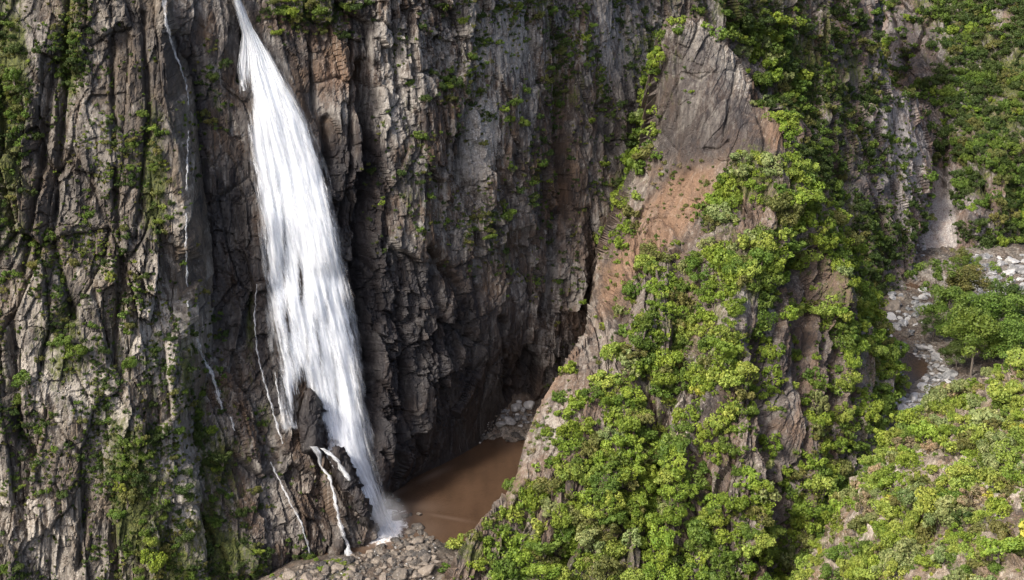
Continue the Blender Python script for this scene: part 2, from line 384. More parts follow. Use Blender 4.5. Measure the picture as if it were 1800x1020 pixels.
sheet('cliff_face', 'xz', ctrlA, [(296, -400), (1475, -400), (1475, 700), (1000, 1400), (296, 1400)], (-100, 108, -10, 142), (0.27, 0.30), M_CLIFF,
      dict(yk=0.7, tilt=-0.06, big=2.6, seed=1),
      'tall dark fractured cliff behind the waterfall and pool',
      rust=[(590, 130, 62, 60, .95), (560, 60, 50, 40, .6), (1010, 430, 40, 90, .55), (500, 40, 70, 40, .5), (985, 330, 11, 170, .9), (975, 130, 40, 60, .4), (1010, 560, 60, 50, .6), (1040, 330, 60, 120, .45),
            (905, 650, 18, 70, .7), (700, 250, 40, 60, .2), (850, 600, 70, 140, .22), (600, 30, 60, 30, .5), (470, 900, 120, 90, .35), (620, 480, 20, 160, .25)],
      wet=[(1120, 160, 50, 110, .75), ([(545, 250), (660, 200), (700, 420), (950, 560), (960, 800), (640, 950), (640, 700), (590, 500)], 60, .75), ([(320, 330), (440, 330), (470, 620), (340, 600)], 40, .7),  # damp wall by the fall; also darker behind the spire and beside the cleft
           (430, 90, 30, 130, .8), (650, 560, 34, 330, 1.5), (335, 380, 30, 260, 2.2), (360, 470, 40, 110, 1.2), (1085, 240, 50, 130, .6), (1130, 60, 60, 60, .4), (790, 500, 60, 70, .6), (880, 640, 90, 110, .3), (470, 560, 45, 200, .7)],  # damp by the fall; shade painted into cleft and right-hand recess
      pale=[(850, 235, 32, 75, 1.6, 8), (690, 190, 30, 50, .9), (700, 90, 90, 110, .8), (880, 80, 140, 100, .7), (1080, 80, 80, 90, .6), (820, 330, 80, 80, .3), (690, 440, 12, 50, .7), (1150, 60, 60, 60, .4), (390, 440, 30, 80, .3), (960, 590, 50, 60, .5)],
      mossy=[(400, 800, 90, 60, .25), (420, 960, 60, 60, .45), (350, 660, 25, 90, .4), (440, 560, 12, 130, .6), (395, 690, 12, 40, .5), (470, 740, 30, 50, .3), (380, 300, 40, 180, .2), (880, 480, 300, 260, .05)],
      cracks=[([(326, 120), (334, 250), (332, 420), (338, 590)], 16, 11), ([(345, 300), (365, 420), (350, 560)], 12, 5), ([(646, 120), (655, 300), (640, 430), (648, 640), (645, 860)], 13, 9), ([(432, 60), (428, 140)], 6, 5),
              ([(580, 210), (585, 290), (560, 330)], 7, 3), ([(618, 60), (622, 250), (612, 400)], 4, 3), ([(752, 440), (800, 500), (820, 600)], 9, 3.5), ([(760, 450), (768, 610)], 6, 3),
              ([(680, 0), (700, 160)], 5, 2.5), ([(820, 180), (810, 300), (870, 400)], 6, 2), ([(985, 60), (990, 400), (960, 560), (910, 700)], 9, 4), ([(1050, 190), (1080, 260)], 12, 3),
              ([(710, 620), (700, 840)], 6, 2.5), ([(876, 560), (900, 700)], 6, 2.5), ([(545, 60), (560, 200)], 5, 2), ([(925, 30), (960, 200)], 5, 2), ([(1385, -20), (1392, 220)], 6, 5)],
      wcoords=wA, mossk=1.4, calm=[([(640, 900), (670, 840), (720, 800), (780, 770), (820, 730), (850, 690), (960, 690), (960, 900), (800, 930), (640, 960)], 70, .88), ([(415, -60), (440, -60), (560, 250), (600, 450), (640, 800), (640, 1000), (560, 800), (480, 700), (440, 400)], 30, .6)])
# --- the buttress left of the dark cleft
ctrlL = []
for r_, v_ in {-120: [322, 324, 328, 331], 200: [309, 312, 315, 318], 400: [301, 304, 308, 311], 600: [295, 297, 301, 304], 800: [289, 291, 295, 300], 1000: [283, 286, 290, 294], 1150: [279, 282, 286, 291]}.items():
    ctrlL += [(c_, r_, y_) for c_, y_ in zip([-100, 100, 240, 330], v_)]
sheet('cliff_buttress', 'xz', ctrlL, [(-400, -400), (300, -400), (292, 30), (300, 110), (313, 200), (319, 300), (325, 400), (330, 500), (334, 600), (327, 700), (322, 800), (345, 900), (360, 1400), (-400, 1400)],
      (-150, -58, -25, 142), (0.25, 0.28), M_BUTT, dict(yk=0.3, tilt=-0.10, big=2.8, seed=20, layers=((9, 20, 2.0), (3.8, 8, 1.05), (1.7, 3.2, 0.48), (0.75, 1.3, 0.18))),
      'pale weathered cliff buttress left of the dark cleft',
      rust=[(150, 60, 50, 90, .2), (40, 760, 60, 120, .25), (90, 470, 60, 90, .15)],
      wet=[([(0, 0), (330, 0), (335, 560), (200, 480), (0, 380)], 120, .42), (45, 250, 28, 70, .7), (95, 330, 22, 90, .5), (290, 130, 40, 90, .7), (30, 740, 30, 50, .8), (75, 830, 30, 50, .5), (220, 440, 30, 60, .4), (305, 500, 20, 200, .4)],  # darkens upper face, hollow, overhang and the edge by the cleft
      pale=[(270, 590, 60, 110, .9), (300, 760, 40, 90, .5), (70, 680, 60, 60, .6), (150, 700, 90, 80, .5), (310, 900, 50, 60, .8), (60, 920, 70, 90, .6), (150, 190, 60, 110, .3), (80, 90, 40, 90, .4)],
      mossy=[(270, 300, 18, 110, .5), (278, 390, 14, 60, .5), (20, 150, 26, 160, .4), (120, 120, 14, 120, .4), (330, 640, 16, 60, .5), (230, 900, 30, 90, .5), (100, 590, 40, 90, .2), (215, 850, 40, 110, .35)],
      cracks=[([(20, 560), (35, 760), (60, 800)], 9, 3.5), ([(95, 100), (70, 300), (40, 480)], 6, 3), ([(120, -20), (112, 180), (90, 420), (130, 560)], 6, 3), ([(250, 20), (262, 200), (240, 420)], 5, 2.5),
              ([(200, 300), (215, 470), (200, 640)], 5, 2.5), ([(150, 860), (140, 1000)], 7, 3), ([(195, -20), (200, 260)], 4, 2)], mossk=1.5, recede=9, reach=4, drop=0.0, wobk=2.5)
# --- the ridge with its rust slope and bare rock spire
RIDGE = [(730, 1200), (768, 1080), (788, 1012), (832, 935), (880, 882), (908, 838), (922, 782), (940, 732), (962, 688), (992, 640), (1030, 592), (1042, 520), (1052, 450), (1092, 350), (1128, 270), (1146, 190),
         (1154, 100), (1168, 40), (1215, 30), (1262, 52), (1298, 106), (1322, 148), (1325, 190), (1342, 191), (1391, 212), (1396, 260), (1450, 335), (1500, 430), (1530, 500), (1548, 560), (1568, 620), (1578, 690),
         (1560, 760), (1535, 830), (1500, 900), (1430, 1080), (1400, 1200)]
ctrlR = [(700, 1150, 270), (757, 1012, 287), (800, 935, 297), (850, 885, 307), (905, 782, 322), (930, 735, 329), (960, 688, 336), (1030, 598, 350), (1090, 545, 352), (1052, 470, 386), (1240, 405, 367), (1300, 330, 374), (1345, 262, 379),
         (1150, 390, 384), (1100, 345, 392), (1200, 250, 388), (1130, 440, 374), (1165, 150, 395), (1215, 40, 396), (1290, 112, 394), (1250, 180, 386), (1320, 190, 387), (1375, 230, 381), (1135, 270, 396),
         (900, 1020, 293), (1000, 1020, 296), (1000, 850, 309), (1100, 1020, 290), (1100, 850, 312), (1100, 700, 332), (1100, 610, 343), (1200, 1020, 292), (1200, 800, 318), (1200, 600, 343), (1230, 450, 361),
         (1300, 1020, 290), (1300, 800, 311), (1300, 600, 336), (1310, 500, 348), (1330, 400, 362), (1340, 320, 372), (1400, 1020, 302), (1400, 800, 326), (1400, 600, 349), (1400, 450, 368), (1400, 350, 379),
         (1450, 600, 360), (1480, 440, 387), (1500, 800, 340), (1540, 700, 370), (1530, 600, 384), (1450, 950, 314), (1450, 345, 390), (1500, 430, 394), (1545, 545, 398), (1568, 620, 396), (1575, 690, 391), (1550, 790, 352), (1500, 900, 325),
         (1000, 1150, 286), (1200, 1150, 282), (1350, 1150, 285)]
sheet('rock_ridge', 'xz', ctrlR, RIDGE, (-30, 115, -38, 122), (0.25, 0.25), M_RIDGE,
      dict(yk=0.1, tilt=-0.45, big=2.0, seed=40, layers=((8, 22, 1.8), (3.0, 9, 1.0), (1.2, 4.0, 0.42), (0.6, 1.5, 0.16))),
      'steep rocky ridge with a bare spire and rust coloured slope',
      rust=[([(1035, 600), (1060, 480), (1120, 370), (1180, 300), (1270, 280), (1260, 350), (1200, 420), (1120, 490), (1060, 560), (980, 680), (930, 760), (905, 800), (930, 700)], 30, 1.0), (1365, 245, 28, 35, .9),
            (900, 850, 40, 90, .55), (860, 900, 40, 60, .4), (1310, 370, 24, 80, .45, 12), (1400, 740, 8, 60, .8, 8), (1160, 640, 70, 60, .35), (1220, 620, 20, 80, .35), (1230, 890, 30, 60, .35), (770, 1000, 40, 30, .6)],
      wet=[([(1150, 40), (1260, 40), (1330, 180), (1340, 270), (1260, 290), (1180, 320), (1130, 300)], 60, .62), (1175, 170, 34, 90, .65), (1392, 250, 8, 40, .8), (1350, 640, 60, 180, .55), (1390, 900, 60, 120, .5), (1230, 800, 30, 90, .3)],  # greys the spire, darkens the ravine and the block's edge
      pale=[(1220, 60, 60, 30, 1.1), (1290, 130, 30, 60, 1.0, -30), (1240, 150, 60, 60, .4), (1185, 110, 12, 60, .5), (1230, 640, 40, 130, .55, 25), (1350, 560, 12, 60, .7), (1180, 720, 30, 80, .6, -20), (990, 740, 25, 80, .5, 35), (1300, 520, 25, 40, .6)],
      mossy=[(905, 850, 50, 80, .42), (945, 750, 24, 60, .38), (820, 960, 50, 40, .5), (1300, 300, 60, 60, .3), (1270, 370, 40, 60, .35), (1300, 440, 60, 40, .25)],
      calm=[([(1165, 60), (1290, 100), (1390, 215), (1390, 280), (1300, 300), (1240, 380), (1120, 470), (1240, 330), (1170, 300)], 60, .62), ([(1180, 300), (1300, 280), (1240, 400), (1120, 470), (1050, 560), (1060, 440), (1130, 300)], 40, .22), ([(1020, 590), (940, 690), (880, 780), (790, 900), (720, 1030), (800, 1030), (860, 930), (940, 840), (980, 740), (1050, 640)], 60, .8)],
      cracks=[([(1330, 195), (1345, 240), (1340, 300)], 4, 1.2), ([(1340, 600), (1360, 760), (1400, 1000)], 22, 6.5), ([(1400, 430), (1405, 560), (1420, 720)], 15, 4), ([(1305, 480), (1285, 600), (1225, 760), (1190, 900)], 22, -4), ([(1365, 290), (1435, 430), (1470, 600), (1490, 760)], 20, -4.5), ([(1150, 520), (1110, 700), (1060, 900)], 26, -3.5), ([(1200, 560), (1170, 760), (1130, 960)], 14, 3.5), ([(1225, 700), (1250, 960)], 9, 3), ([(1210, 300), (1130, 430), (1080, 520)], 5, .9), ([(1240, 330), (1190, 400), (1120, 480)], 4, .7), ([(1160, 320), (1090, 450)], 4, .9), ([(1430, 420), (1440, 640)], 8, 3), ([(1205, 128), (1228, 140), (1250, 126)], 3, .7),
              ([(1238, 262), (1262, 262), (1280, 248)], 2.5, .8), ([(1300, 110), (1270, 250)], 3, .8), ([(1190, 60), (1185, 240)], 3, 1.0), ([(1130, 640), (1160, 800)], 8, 2.5), ([(1480, 560), (1500, 760)], 9, 3), ([(960, 850), (1000, 1000)], 8, 2.5)],
      recede=12, reach=6, mossk=0.8, wobk=2.5)
# --- gorge wall beyond the ridge, far hillside
sheet('gorge_wall', 'xz', [(1380, 0, 505), (1500, 0, 522), (1560, 0, 540), (1400, 150, 480), (1400, 300, 455), (1500, 150, 505), (1500, 300, 488), (1580, 180, 530), (1600, 300, 518), (1630, 250, 540), (1600, 400, 504), (1500, 400, 472),
      (1450, 400, 452), (1560, 500, 484), (1500, 500, 460), (1450, 560, 440), (1600, 455, 497), (1380, -120, 520), (1560, -120, 560), (1400, 500, 430), (1560, 560, 470)],
      [(1372, -400), (1560, -400), (1548, 60), (1562, 150), (1628, 190), (1640, 260), (1628, 360), (1606, 455), (1600, 520), (1540, 700), (1372, 700)], (78, 165, -6, 118), (0.33, 0.33), M_FAR,
      dict(yk=0.2, tilt=0.12, big=3.2, seed=60, layers=((10, 30, 2.4), (4, 11, 1.2), (1.7, 5, 0.5))),
      'shrub covered gorge wall beyond the ridge',
      rust=[(1610, 380, 16, 40, .7), (1520, 440, 25, 40, .25), (1540, 40, 15, 60, .4)], wet=[(1500, 130, 50, 130, .5), (1540, 380, 60, 120, .4), (1480, 200, 30, 160, .5), (1400, 100, 16, 110, .7)],  # second list darkens strips of the wall
      pale=[(1595, 290, 32, 90, .7, -10), (1560, 210, 14, 50, .7)], cracks=[([(1560, 60), (1575, 240), (1590, 420)], 7, 3), ([(1470, 0), (1480, 260), (1520, 460)], 9, 4), ([(1430, 60), (1440, 300)], 8, 3)], mossk=1.35)
sheet('far_hillside', 'xz', [(1480, -120, 660), (1650, -120, 655), (1850, -120, 640), (1530, 0, 645), (1650, 0, 630), (1800, 0, 615), (1640, 120, 600), (1720, 120, 596), (1850, 120, 590), (1560, 200, 600), (1640, 240, 572), (1700, 220, 568), (1850, 220, 566),
      (1640, 340, 545), (1690, 330, 542), (1740, 330, 538), (1850, 330, 540), (1640, 452, 518), (1700, 446, 522), (1800, 440, 525), (1880, 440, 525), (1560, 452, 520)], None, (120, 262, -4, 108), (0.42, 0.36), M_FAR,
      dict(yk=0.0, tilt=0.1, big=3.5, seed=80, layers=((12, 24, 2.2), (5, 10, 1.2), (2, 5, 0.5))),
      'far hillside thick with trees above the creek',
      rust=[([(1640, 250), (1680, 250), (1672, 380), (1680, 450), (1610, 450), (1640, 360)], 24, .55), (1740, 200, 40, 20, .6)], pale=[(CHUTE, 18, 1.3), (1720, 300, 30, 26, .4)],
      wet=[(1600, 60, 50, 60, .6), (1660, 100, 60, 60, .3)], calm=[([(1625, 350), (1675, 345), (1680, 460), (1605, 460)], 16, .8)], cracks=[([(1655, 200), (1650, 330)], 12, 4)], bulge=[(1725, 300, 34, 34, 5), (1700, 390, 24, 18, 5)], mossk=1.35)  # first list darkens the rock around the notch
# --- the slope on the near side of the gorge
FORE = [(1360, 1300), (1396, 1040), (1440, 985), (1500, 905), (1530, 860), (1545, 805), (1590, 745), (1640, 700), (1700, 668), (1760, 640), (1810, 618), (1900, 590), (2100, 560), (2100, 1300)]
sheet('near_slope', 'xy', [(1380, 1080, 222), (1400, 1010, 232), (1500, 905, 243), (1545, 805, 254), (1600, 740, 262), (1700, 665, 271), (1800, 620, 278), (1900, 585, 284), (1600, 1020, 206), (1600, 900, 225), (1600, 820, 241), (1700, 900, 215), (1700, 780, 241),
      (1800, 1020, 186), (1800, 850, 214), (1800, 720, 246), (1900, 1000, 180), (1900, 800, 216), (1500, 1020, 222), (1700, 1130, 178), (1400, 1150, 214), (1900, 1130, 168)], FORE, (38, 125, 150, 300), (0.26, 0.26), M_FORE,
      dict(yk=0.5, tilt=0.3, big=1.3, seed=100, layers=((7, 7, 1.2), (3.0, 3, 0.75), (1.3, 1.5, 0.36), (0.6, 0.8, 0.14))),
      'sunlit rocky slope on the near side of the gorge',
      rust=[(1640, 850, 60, 30, .4), (1560, 980, 60, 40, .5), (1740, 750, 60, 30, .35), (1730, 870, 40, 50, .4)], pale=[(1560, 800, 25, 60, .7), (1530, 940, 50, 60, .5), (1740, 860, 40, 60, .6), (1640, 890, 40, 20, .6), (1780, 820, 40, 30, .5)],
      recede=2.4, reach=22, mossk=0.95)

# --- gorge floor: pool bed, boulder bar, back beach, creek bed
fl = []
for (a, b, z) in [(540, 990, 4.5), (600, 985, 3.2), (645, 968, 0.6), (680, 945, -0.8), (720, 926, -0.9), (700, 932, -0.9), (770, 960, 0.8), (780, 1010, 1.8), (640, 1015, 3.0), (720, 1010, 2.4), (600, 1060, 3), (760, 1100, 1),
                  (660, 905, -1.5), (720, 905, -2.0), (770, 935, -0.6), (760, 850, -3), (850, 830, -3), (900, 850, -3), (840, 790, -1.0), (905, 790, -1.0), (845, 778, 0.25), (930, 776, 0.3), (850, 755, 1.4), (930, 745, 2.2), (910, 715, 6), (960, 730, 4),
                  (1560, 700, 4.8), (1640, 700, 6.5), (1600, 650, 3.2), (1590, 640, 3.2), (1575, 670, 3.2), (1650, 650, 6), (1560, 600, 5.2), (1640, 600, 6.2), (1700, 640, 8), (1580, 540, 6), (1700, 560, 8), (1800, 600, 10), (1600, 500, 4.6),
                  (1570, 500, 4.8), (1650, 470, 6.2), (1640, 445, 6.4), (1720, 500, 7), (1800, 500, 8), (1800, 450, 7), (1700, 450, 6.8), (1900, 500, 9), (1540, 760, 4), (1560, 780, 4), (1900, 640, 12)]:
    fl.append(atz(a, b, z))
fl += [tuple(atz(480, 1000, -1)), tuple(atz(400, 1010, -8)), tuple(atz(300, 1020, -12)), (60, 330, -2), (80, 300, -8), (40, 430, 4), (-60, 250, -12), (20, 250, -20), (100, 250, -15), (-20, 290, -5), (200, 600, 10), (100, 560, 5)]
sheet('gorge_floor', 'xy', [(1700, 600, 430)], None, (-75, 235, 240, 560), (0.55, 0.55), M_FLOOR,
      dict(yk=0.3, tilt=0.0, big=0.5, seed=120, layers=((5, 5, 0.4), (2, 2, 0.25))), 'gravelly bed of the gorge under pool and creek', amp=0.7,
      rust=[(880, 760, 60, 30, .45)], pale=[(880, 765, 50, 20, .6), (1640, 640, 60, 120, .5), (1700, 480, 120, 60, .5)], wet=[(660, 970, 140, 60, .35)], wcoords=fl, margin=500, mossk=0.35, mossy=[(600, 1000, 40, 24, .5)])

# ------------------------------------------------------------------ smaller blocks of bare rock
def crag(name, poly, Yc, thick, box_pad, mat, seed, label, wet=0.0, moss=0.0, step=0.22, lean=0.25, rust=0.0, amp=1.0):
    p = np.array(poly, float); P = at(p[:, 0], p[:, 1], Yc); x0, z0 = P[:, 0].min() - box_pad, P[:, 2].min() - box_pad; x1, z1 = P[:, 0].max() + box_pad, P[:, 2].max() + box_pad
    zt = P[:, 2].min()
    cp = [tuple(at(a, b, Yc) * np.array([1, 1, 1]) + np.array([0, 0, 0])) for a, b in poly]
    cw = [(x, Yc + lean * (z - zt) , z) for x, z in [(x0, z0), (x1, z0), (x0, z1), (x1, z1), ((x0 + x1) / 2, (z0 + z1) / 2)]]
    nx = int((x1 - x0) / step); nz = int((z1 - z0) / step)
    X, Z = np.meshgrid(np.linspace(x0, x1, nx), np.linspace(z0, z1, nz), indexing='ij')
    Q = np.stack([X, Yc + lean * (Z - zt), Z], -1); px, py, dp = proj(Q)
    ds = (sd(px, py, poly) + 3.2 * fbm(Q, (3, 3, 4), 3, seed)) * dp / F
    e = np.clip(1 + ds / thick, 0, 1)
    Q[..., 1] += thick * 0.9 * e ** 2.2 + 4.5 * np.maximum(ds, 0); Q[..., 2] -= 4.5 * np.maximum(ds, 0)
    gu = np.gradient(Q, axis=0); gv = np.gradient(Q, axis=1); Nn = np.cross(gu, gv); Nn /= np.linalg.norm(Nn, axis=-1, keepdims=True); Nn *= np.sign(-Nn[..., 1:2] + 1e-9)
    d, tone = rock(Q, yk=0.5, tilt=-0.2, big=0.5, seed=seed, layers=((4, 7, 0.9), (1.8, 3, 0.5), (0.8, 1.3, 0.2)))
    d = (d - d.mean()) * amp; Q = Q + Nn * d[..., None]; px, py, dp = proj(Q)
    keep = ds < 4
    kf = keep[:-1, :-1] & keep[1:, :-1] & keep[:-1, 1:] & keep[1:, 1:]; idx = np.arange(nx * nz).reshape(nx, nz)
    q = np.stack([idx[:-1, :-1], idx[1:, :-1], idx[1:, 1:], idx[:-1, 1:]], -1)[kf]
    used = np.unique(q); rem = np.full(nx * nz, -1, np.int64); rem[used] = np.arange(len(used))
    mk = np.zeros(Q.shape[:2] + (4,)); mk[..., 0] = rust; mk[..., 1] = wet; mk[..., 2] = moss; mk = mk.reshape(-1, 4)[used]
    me = npmesh(name, Q.reshape(-1, 3)[used], rem[q], mat, False, {'mask': mk, 'tone': tone.ravel()[used]})
    o = tag(link(name, me), label, kind='structure')
    SHEETS[name + str(seed)] = dict(V=Q.reshape(-1, 3)[used], N=Nn.reshape(-1, 3)[used], B=Nn.reshape(-1, 3)[used], A=np.full(len(used), step * step), px=px.ravel()[used], py=py.ravel()[used], dp=dp.ravel()[used], ds=ds.ravel()[used])
    return o
crag('rock_ledge', [(300, 1120), (335, 1000), (372, 900), (410, 830), (445, 790), (495, 783), (545, 786), (588, 792), (604, 830), (622, 868), (646, 905), (655, 950), (640, 975), (580, 985), (545, 1000), (530, 1080)], 309, 3.0, 5, M_RIDGE, 201,
     'brown rock ledge below the left foot of the waterfall', wet=0.25, moss=0.22, rust=0.2)
crag('rock_horn', [(529, 800), (528, 725), (534, 694), (544, 686), (553, 702), (559, 745), (564, 800)], 316, 2.0, 4, M_CLIFF, 202, 'dark rock horn splitting the foot of the waterfall', wet=0.8, moss=0.1, amp=.22)
crag('wet_knob', [(578, 800), (590, 786), (606, 800), (618, 840), (640, 880), (640, 910), (600, 870)], 310.5, 1.6, 3, M_CLIFF, 203, 'dark soaked rock knob between the two strands of water', wet=0.7, moss=0.2, amp=.6)
crag('rock_knob', [(478, 800), (474, 700), (486, 655), (500, 700), (512, 790), (505, 800)], 317, 1.5, 3, M_CLIFF, 204, 'soaked rock rib left of the waterfall foot', wet=0.6, moss=0.2, amp=.6)

# ------------------------------------------------------------------ what the camera sees where: depth buffer over the terrain
BW, BH = 900, 510
names = list(SHEETS); zb = np.full((BH, BW), 1e9); zid = np.full((BH, BW), -1, np.int64); zs = np.full((BH, BW), -1, np.int64)
for si, n in enumerate(names):
    s = SHEETS[n]; ix = (s['px'] / 2).astype(int); iy = (s['py'] / 2).astype(int); ok = np.where((ix >= 0) & (ix < BW) & (iy >= 0) & (iy < BH))[0]
    o_ = ok[np.argsort(-s['dp'][ok])]
    tz = np.full((BH, BW), 1e9); ti = np.full((BH, BW), -1, np.int64)
    tz[iy[o_], ix[o_]] = s['dp'][o_]; ti[iy[o_], ix[o_]] = o_
    m = tz < zb; zb[m] = tz[m]; zid[m] = ti[m]; zs[m] = si
for _ in range(2):                                            # fill pinholes
    for dy, dx in ((0, 1), (1, 0), (0, -1), (-1, 0)):
        sz = np.roll(zb, (dy, dx), (0, 1)); m = zb > 1e8
        zb[m] = sz[m]; zid[m] = np.roll(zid, (dy, dx), (0, 1))[m]; zs[m] = np.roll(zs, (dy, dx), (0, 1))[m]
def surf(px, py):
    """terrain point, normal and sheet under a sight line"""
    ix = int(np.clip(px / 2, 0, BW - 1)); iy = int(np.clip(py / 2, 0, BH - 1)); s = SHEETS[names[zs[iy, ix]]]; k = zid[iy, ix]
    return s['V'][k], s['B'][k], names[zs[iy, ix]]
def depth_at(px, py):
    return zb[np.clip((py / 2).astype(int), 0, BH - 1), np.clip((px / 2).astype(int), 0, BW - 1)]

# ------------------------------------------------------------------ water
def water_white(name, sx, sy, seed, thr, soft, alpha):
    """falling white water: streaks along the fall; attribute flow = (across m, along m), cover = how much water"""
    m = N(name); a = m.attr('flow'); mp = m.n('Mapping'); mp.inputs['Scale'].default_value = (sx, sy, 1); mp.inputs['Location'].default_value = (seed * 3.7, seed * 1.3, seed); m.l(a.outputs['Vector'], mp.inputs[0])
    mp2 = m.n('Mapping'); mp2.inputs['Scale'].default_value = (sx * 3.2, sy * 4.0, 1); mp2.inputs['Location'].default_value = (seed, 2 * seed, 0); m.l(a.outputs['Vector'], mp2.inputs[0])
    n1 = m.noise(mp.outputs[0], 1, 4, 0.6, 0.3); n2 = m.noise(mp2.outputs[0], 1, 5, 0.7)
    cov = m.attr('cover').outputs['Fac']
    f = m.math('ADD', m.math('ADD', m.math('MULTIPLY', m.math('SUBTRACT', n1, 0.5), 1.7), m.math('MULTIPLY', m.math('SUBTRACT', n2, 0.5), 1.1)), cov)
    al = m.math('MULTIPLY', m.ramp(f, thr - soft, thr + soft), alpha)
    c = m.mix(m.ramp(n2, 0.35, 0.6), (0.84, 0.865, 0.89), (0.97, 0.975, 0.98))
    d = m.n('BsdfDiffuse'); m.l(c, d.inputs[0]); t = m.n('BsdfTranslucent'); t.inputs[0].default_value = (0.9, 0.92, 0.95, 1)
    b = m.n('Bump'); b.inputs['Strength'].default_value = 0.6; b.inputs['Distance'].default_value = 0.5; m.l(m.math('ADD', n1, n2), b.inputs['Height']); m.l(b.outputs[0], d.inputs['Normal'])
    x = m.n('MixShader'); m.v(0.35, x.inputs[0]); m.l(d.outputs[0], x.inputs[1]); m.l(t.outputs[0], x.inputs[2])
    tr = m.n('BsdfTransparent'); y = m.n('MixShader'); m.l(al, y.inputs[0]); m.l(tr.outputs[0], y.inputs[1]); m.l(x.outputs[0], y.inputs[2])
    return m.done(y.outputs[0])
M_W1 = water_white('falling_water', 1.3, 0.13, 1, 0.30, 0.26, 1.0)
M_W2 = water_white('falling_water_strands', 2.0, 0.22, 5, 0.52, 0.24, 1.0)
M_W3 = water_white('falling_water_spray', 0.6, 0.06, 9, 0.58, 0.45, 0.6)
M_WT = water_white('trickling_water', 3.0, 0.5, 3, 0.48, 0.34, 0.85)

yL = [-60, 0, 60, 120, 200, 300, 400, 500, 600, 700, 790, 860, 945]; xL = [398, 410, 425, 419, 428, 447, 462, 472, 484, 500, 512, 600, 642]
yR = [-60, 0, 50, 100, 200, 300, 400, 500, 600, 700, 800, 860, 900, 945]; xR = [412, 424, 446, 478, 532, 568, 590, 608, 624, 632, 644, 655, 664, 682]
fa = SHEETS['cliff_face']
def front_y(px, py, rad):
    """foremost rock (smallest y) near a sight line, over cliff and crags"""
    best = np.full(px.shape, 1e9)
    gx, gy = 280, 260
    t = np.full((gy, gx), 1e9)
    for n in names:
        if n in ('cliff_face',) or n.startswith(('rock_horn',)):
            s = SHEETS[n]; ix = ((s['px'] - 300) / 4).astype(int); iy = ((s['py'] + 60) / 4).astype(int); ok = (ix >= 0) & (ix < gx) & (iy >= 0) & (iy < gy) & (s['ds'] < 0)
            if n == 'cliff_face' or rad < 2: np.minimum.at(t, (iy[ok], ix[ok]), s['V'][ok, 1])
    k = rad
    for _ in range(k): t = np.minimum(np.minimum(t, np.roll(t, 1, 0)), np.minimum(np.roll(t, -1, 0), np.minimum(np.roll(t, 1, 1), np.roll(t, -1, 1))))
    t[t > 1e8] = 330
    for _ in range(14): t = (t + np.roll(t, 1, 0) + np.roll(t, -1, 0) + np.roll(t, 1, 1) + np.roll(t, -1, 1)) / 5
    x = np.clip((px - 300) / 4, 0, gx - 1.01); y = np.clip((py + 60) / 4, 0, gy - 1.01); i = y.astype(int); j = x.astype(int); fy = y - i; fx = x - j
    return t[i, j] * (1 - fx) * (1 - fy) + t[i, j + 1] * fx * (1 - fy) + t[i + 1, j] * (1 - fx) * fy + t[i + 1, j + 1] * fx * fy
fall = tag(link('waterfall', None), 'great white waterfall streaming down the dark cliff into the brown pool', 'waterfall')
fall.location = atz(660, 930, 0.0)
def fall_layer(name, mat, off, widen, seed, nx=90, ny=420, part_of=fall, holes=True, flare=0):
    T, Sx = np.meshgrid(np.linspace(-50, 944, ny), np.linspace(-widen, 1 + widen, nx), indexing='ij')
    L = np.interp(T, yL, xL); Rr = np.interp(T, yR, xR); px = L + (Rr - L) * Sx
    Y = np.minimum(front_y(px, T, 3), atz(px, T, 0.0)[..., 1] + 0.6) - off
    px = px + (Sx - 0.5) * flare * np.clip(T / 940, 0, 1) ** 6
    hide = ((T > 775) & (px < 560 + (T - 780) * 0.62))
    P = at(px, T, Y)
    wid = np.abs(Rr - L) * 0.14
    e = np.minimum(Sx + widen, 1 + widen - Sx) * wid                     # metres from the edge
    flow = np.stack([Sx * wid.mean() * 1.2 + 2.0 * np.sin(T / 190), T * 0.14, np.zeros_like(T), np.ones_like(T)], -1)
    cov = 0.66 - 0.85 * np.exp(-e / (0.15 + 0.045 * wid)) - 0.22 * np.exp(-e / (0.4 + 0.12 * wid))
    hl = [(529, 500, 6, 50, .72, -3), (500, 430, 5, 60, .45), (541, 735, 17, 66, 1.6, -6), (505, 560, 6, 60, .45, -4), (560, 600, 5, 60, .4, -6), (440, 170, 8, 60, .6, -4), (590, 680, 5, 60, .45, -6), (575, 560, 5, 50, .35), (517, 700, 4, 50, .3), (565, 780, 16, 30, 1.2),
          (430, 200, 6, 50, .5), (485, 640, 8, 60, .35), (540, 610, 5, 40, .35)]
    if holes: cov = cov - sum(blob(px, T, [h]) for h in hl)
    cov = cov - 1.6 * np.clip((T - 752) / 24, 0, 1) * (px < 572)
    cov = np.where(hide, -2, cov); cov += 0.12 * np.exp(-((Sx - 0.55) / 0.3) ** 2)
    cov = cov - 0.25 * np.clip((T - 880) / 80, 0, 1) * 0
    dsp = 0.55 * fbm(np.stack([flow[..., 0], flow[..., 1] * 0 + seed, flow[..., 1]], -1), (1.0, 1, 12), 3, 300 + seed)
    P[..., 1] -= dsp
    idx = np.arange(nx * ny).reshape(ny, nx); q = np.stack([idx[:-1, :-1], idx[:-1, 1:], idx[1:, 1:], idx[1:, :-1]], -1)
    kf = ~(hide[:-1, :-1] & hide[1:, 1:]); q = q[kf]
    V = P.reshape(-1, 3) - np.array(fall.location)
    me = npmesh(name, V, q.reshape(-1, 4), mat, True, {'flow': flow.reshape(-1, 4), 'cover': cov.ravel()})
    return link(name, me, part_of)
fall_layer('main_curtain', M_W1, 0.4, 0.0, 1, flare=14)
fall_layer('strand_curtain', M_W2, 1.1, 0.05, 2, flare=24)
fall_layer('spray_curtain', M_W3, 2.0, 0.10, 3, flare=50)

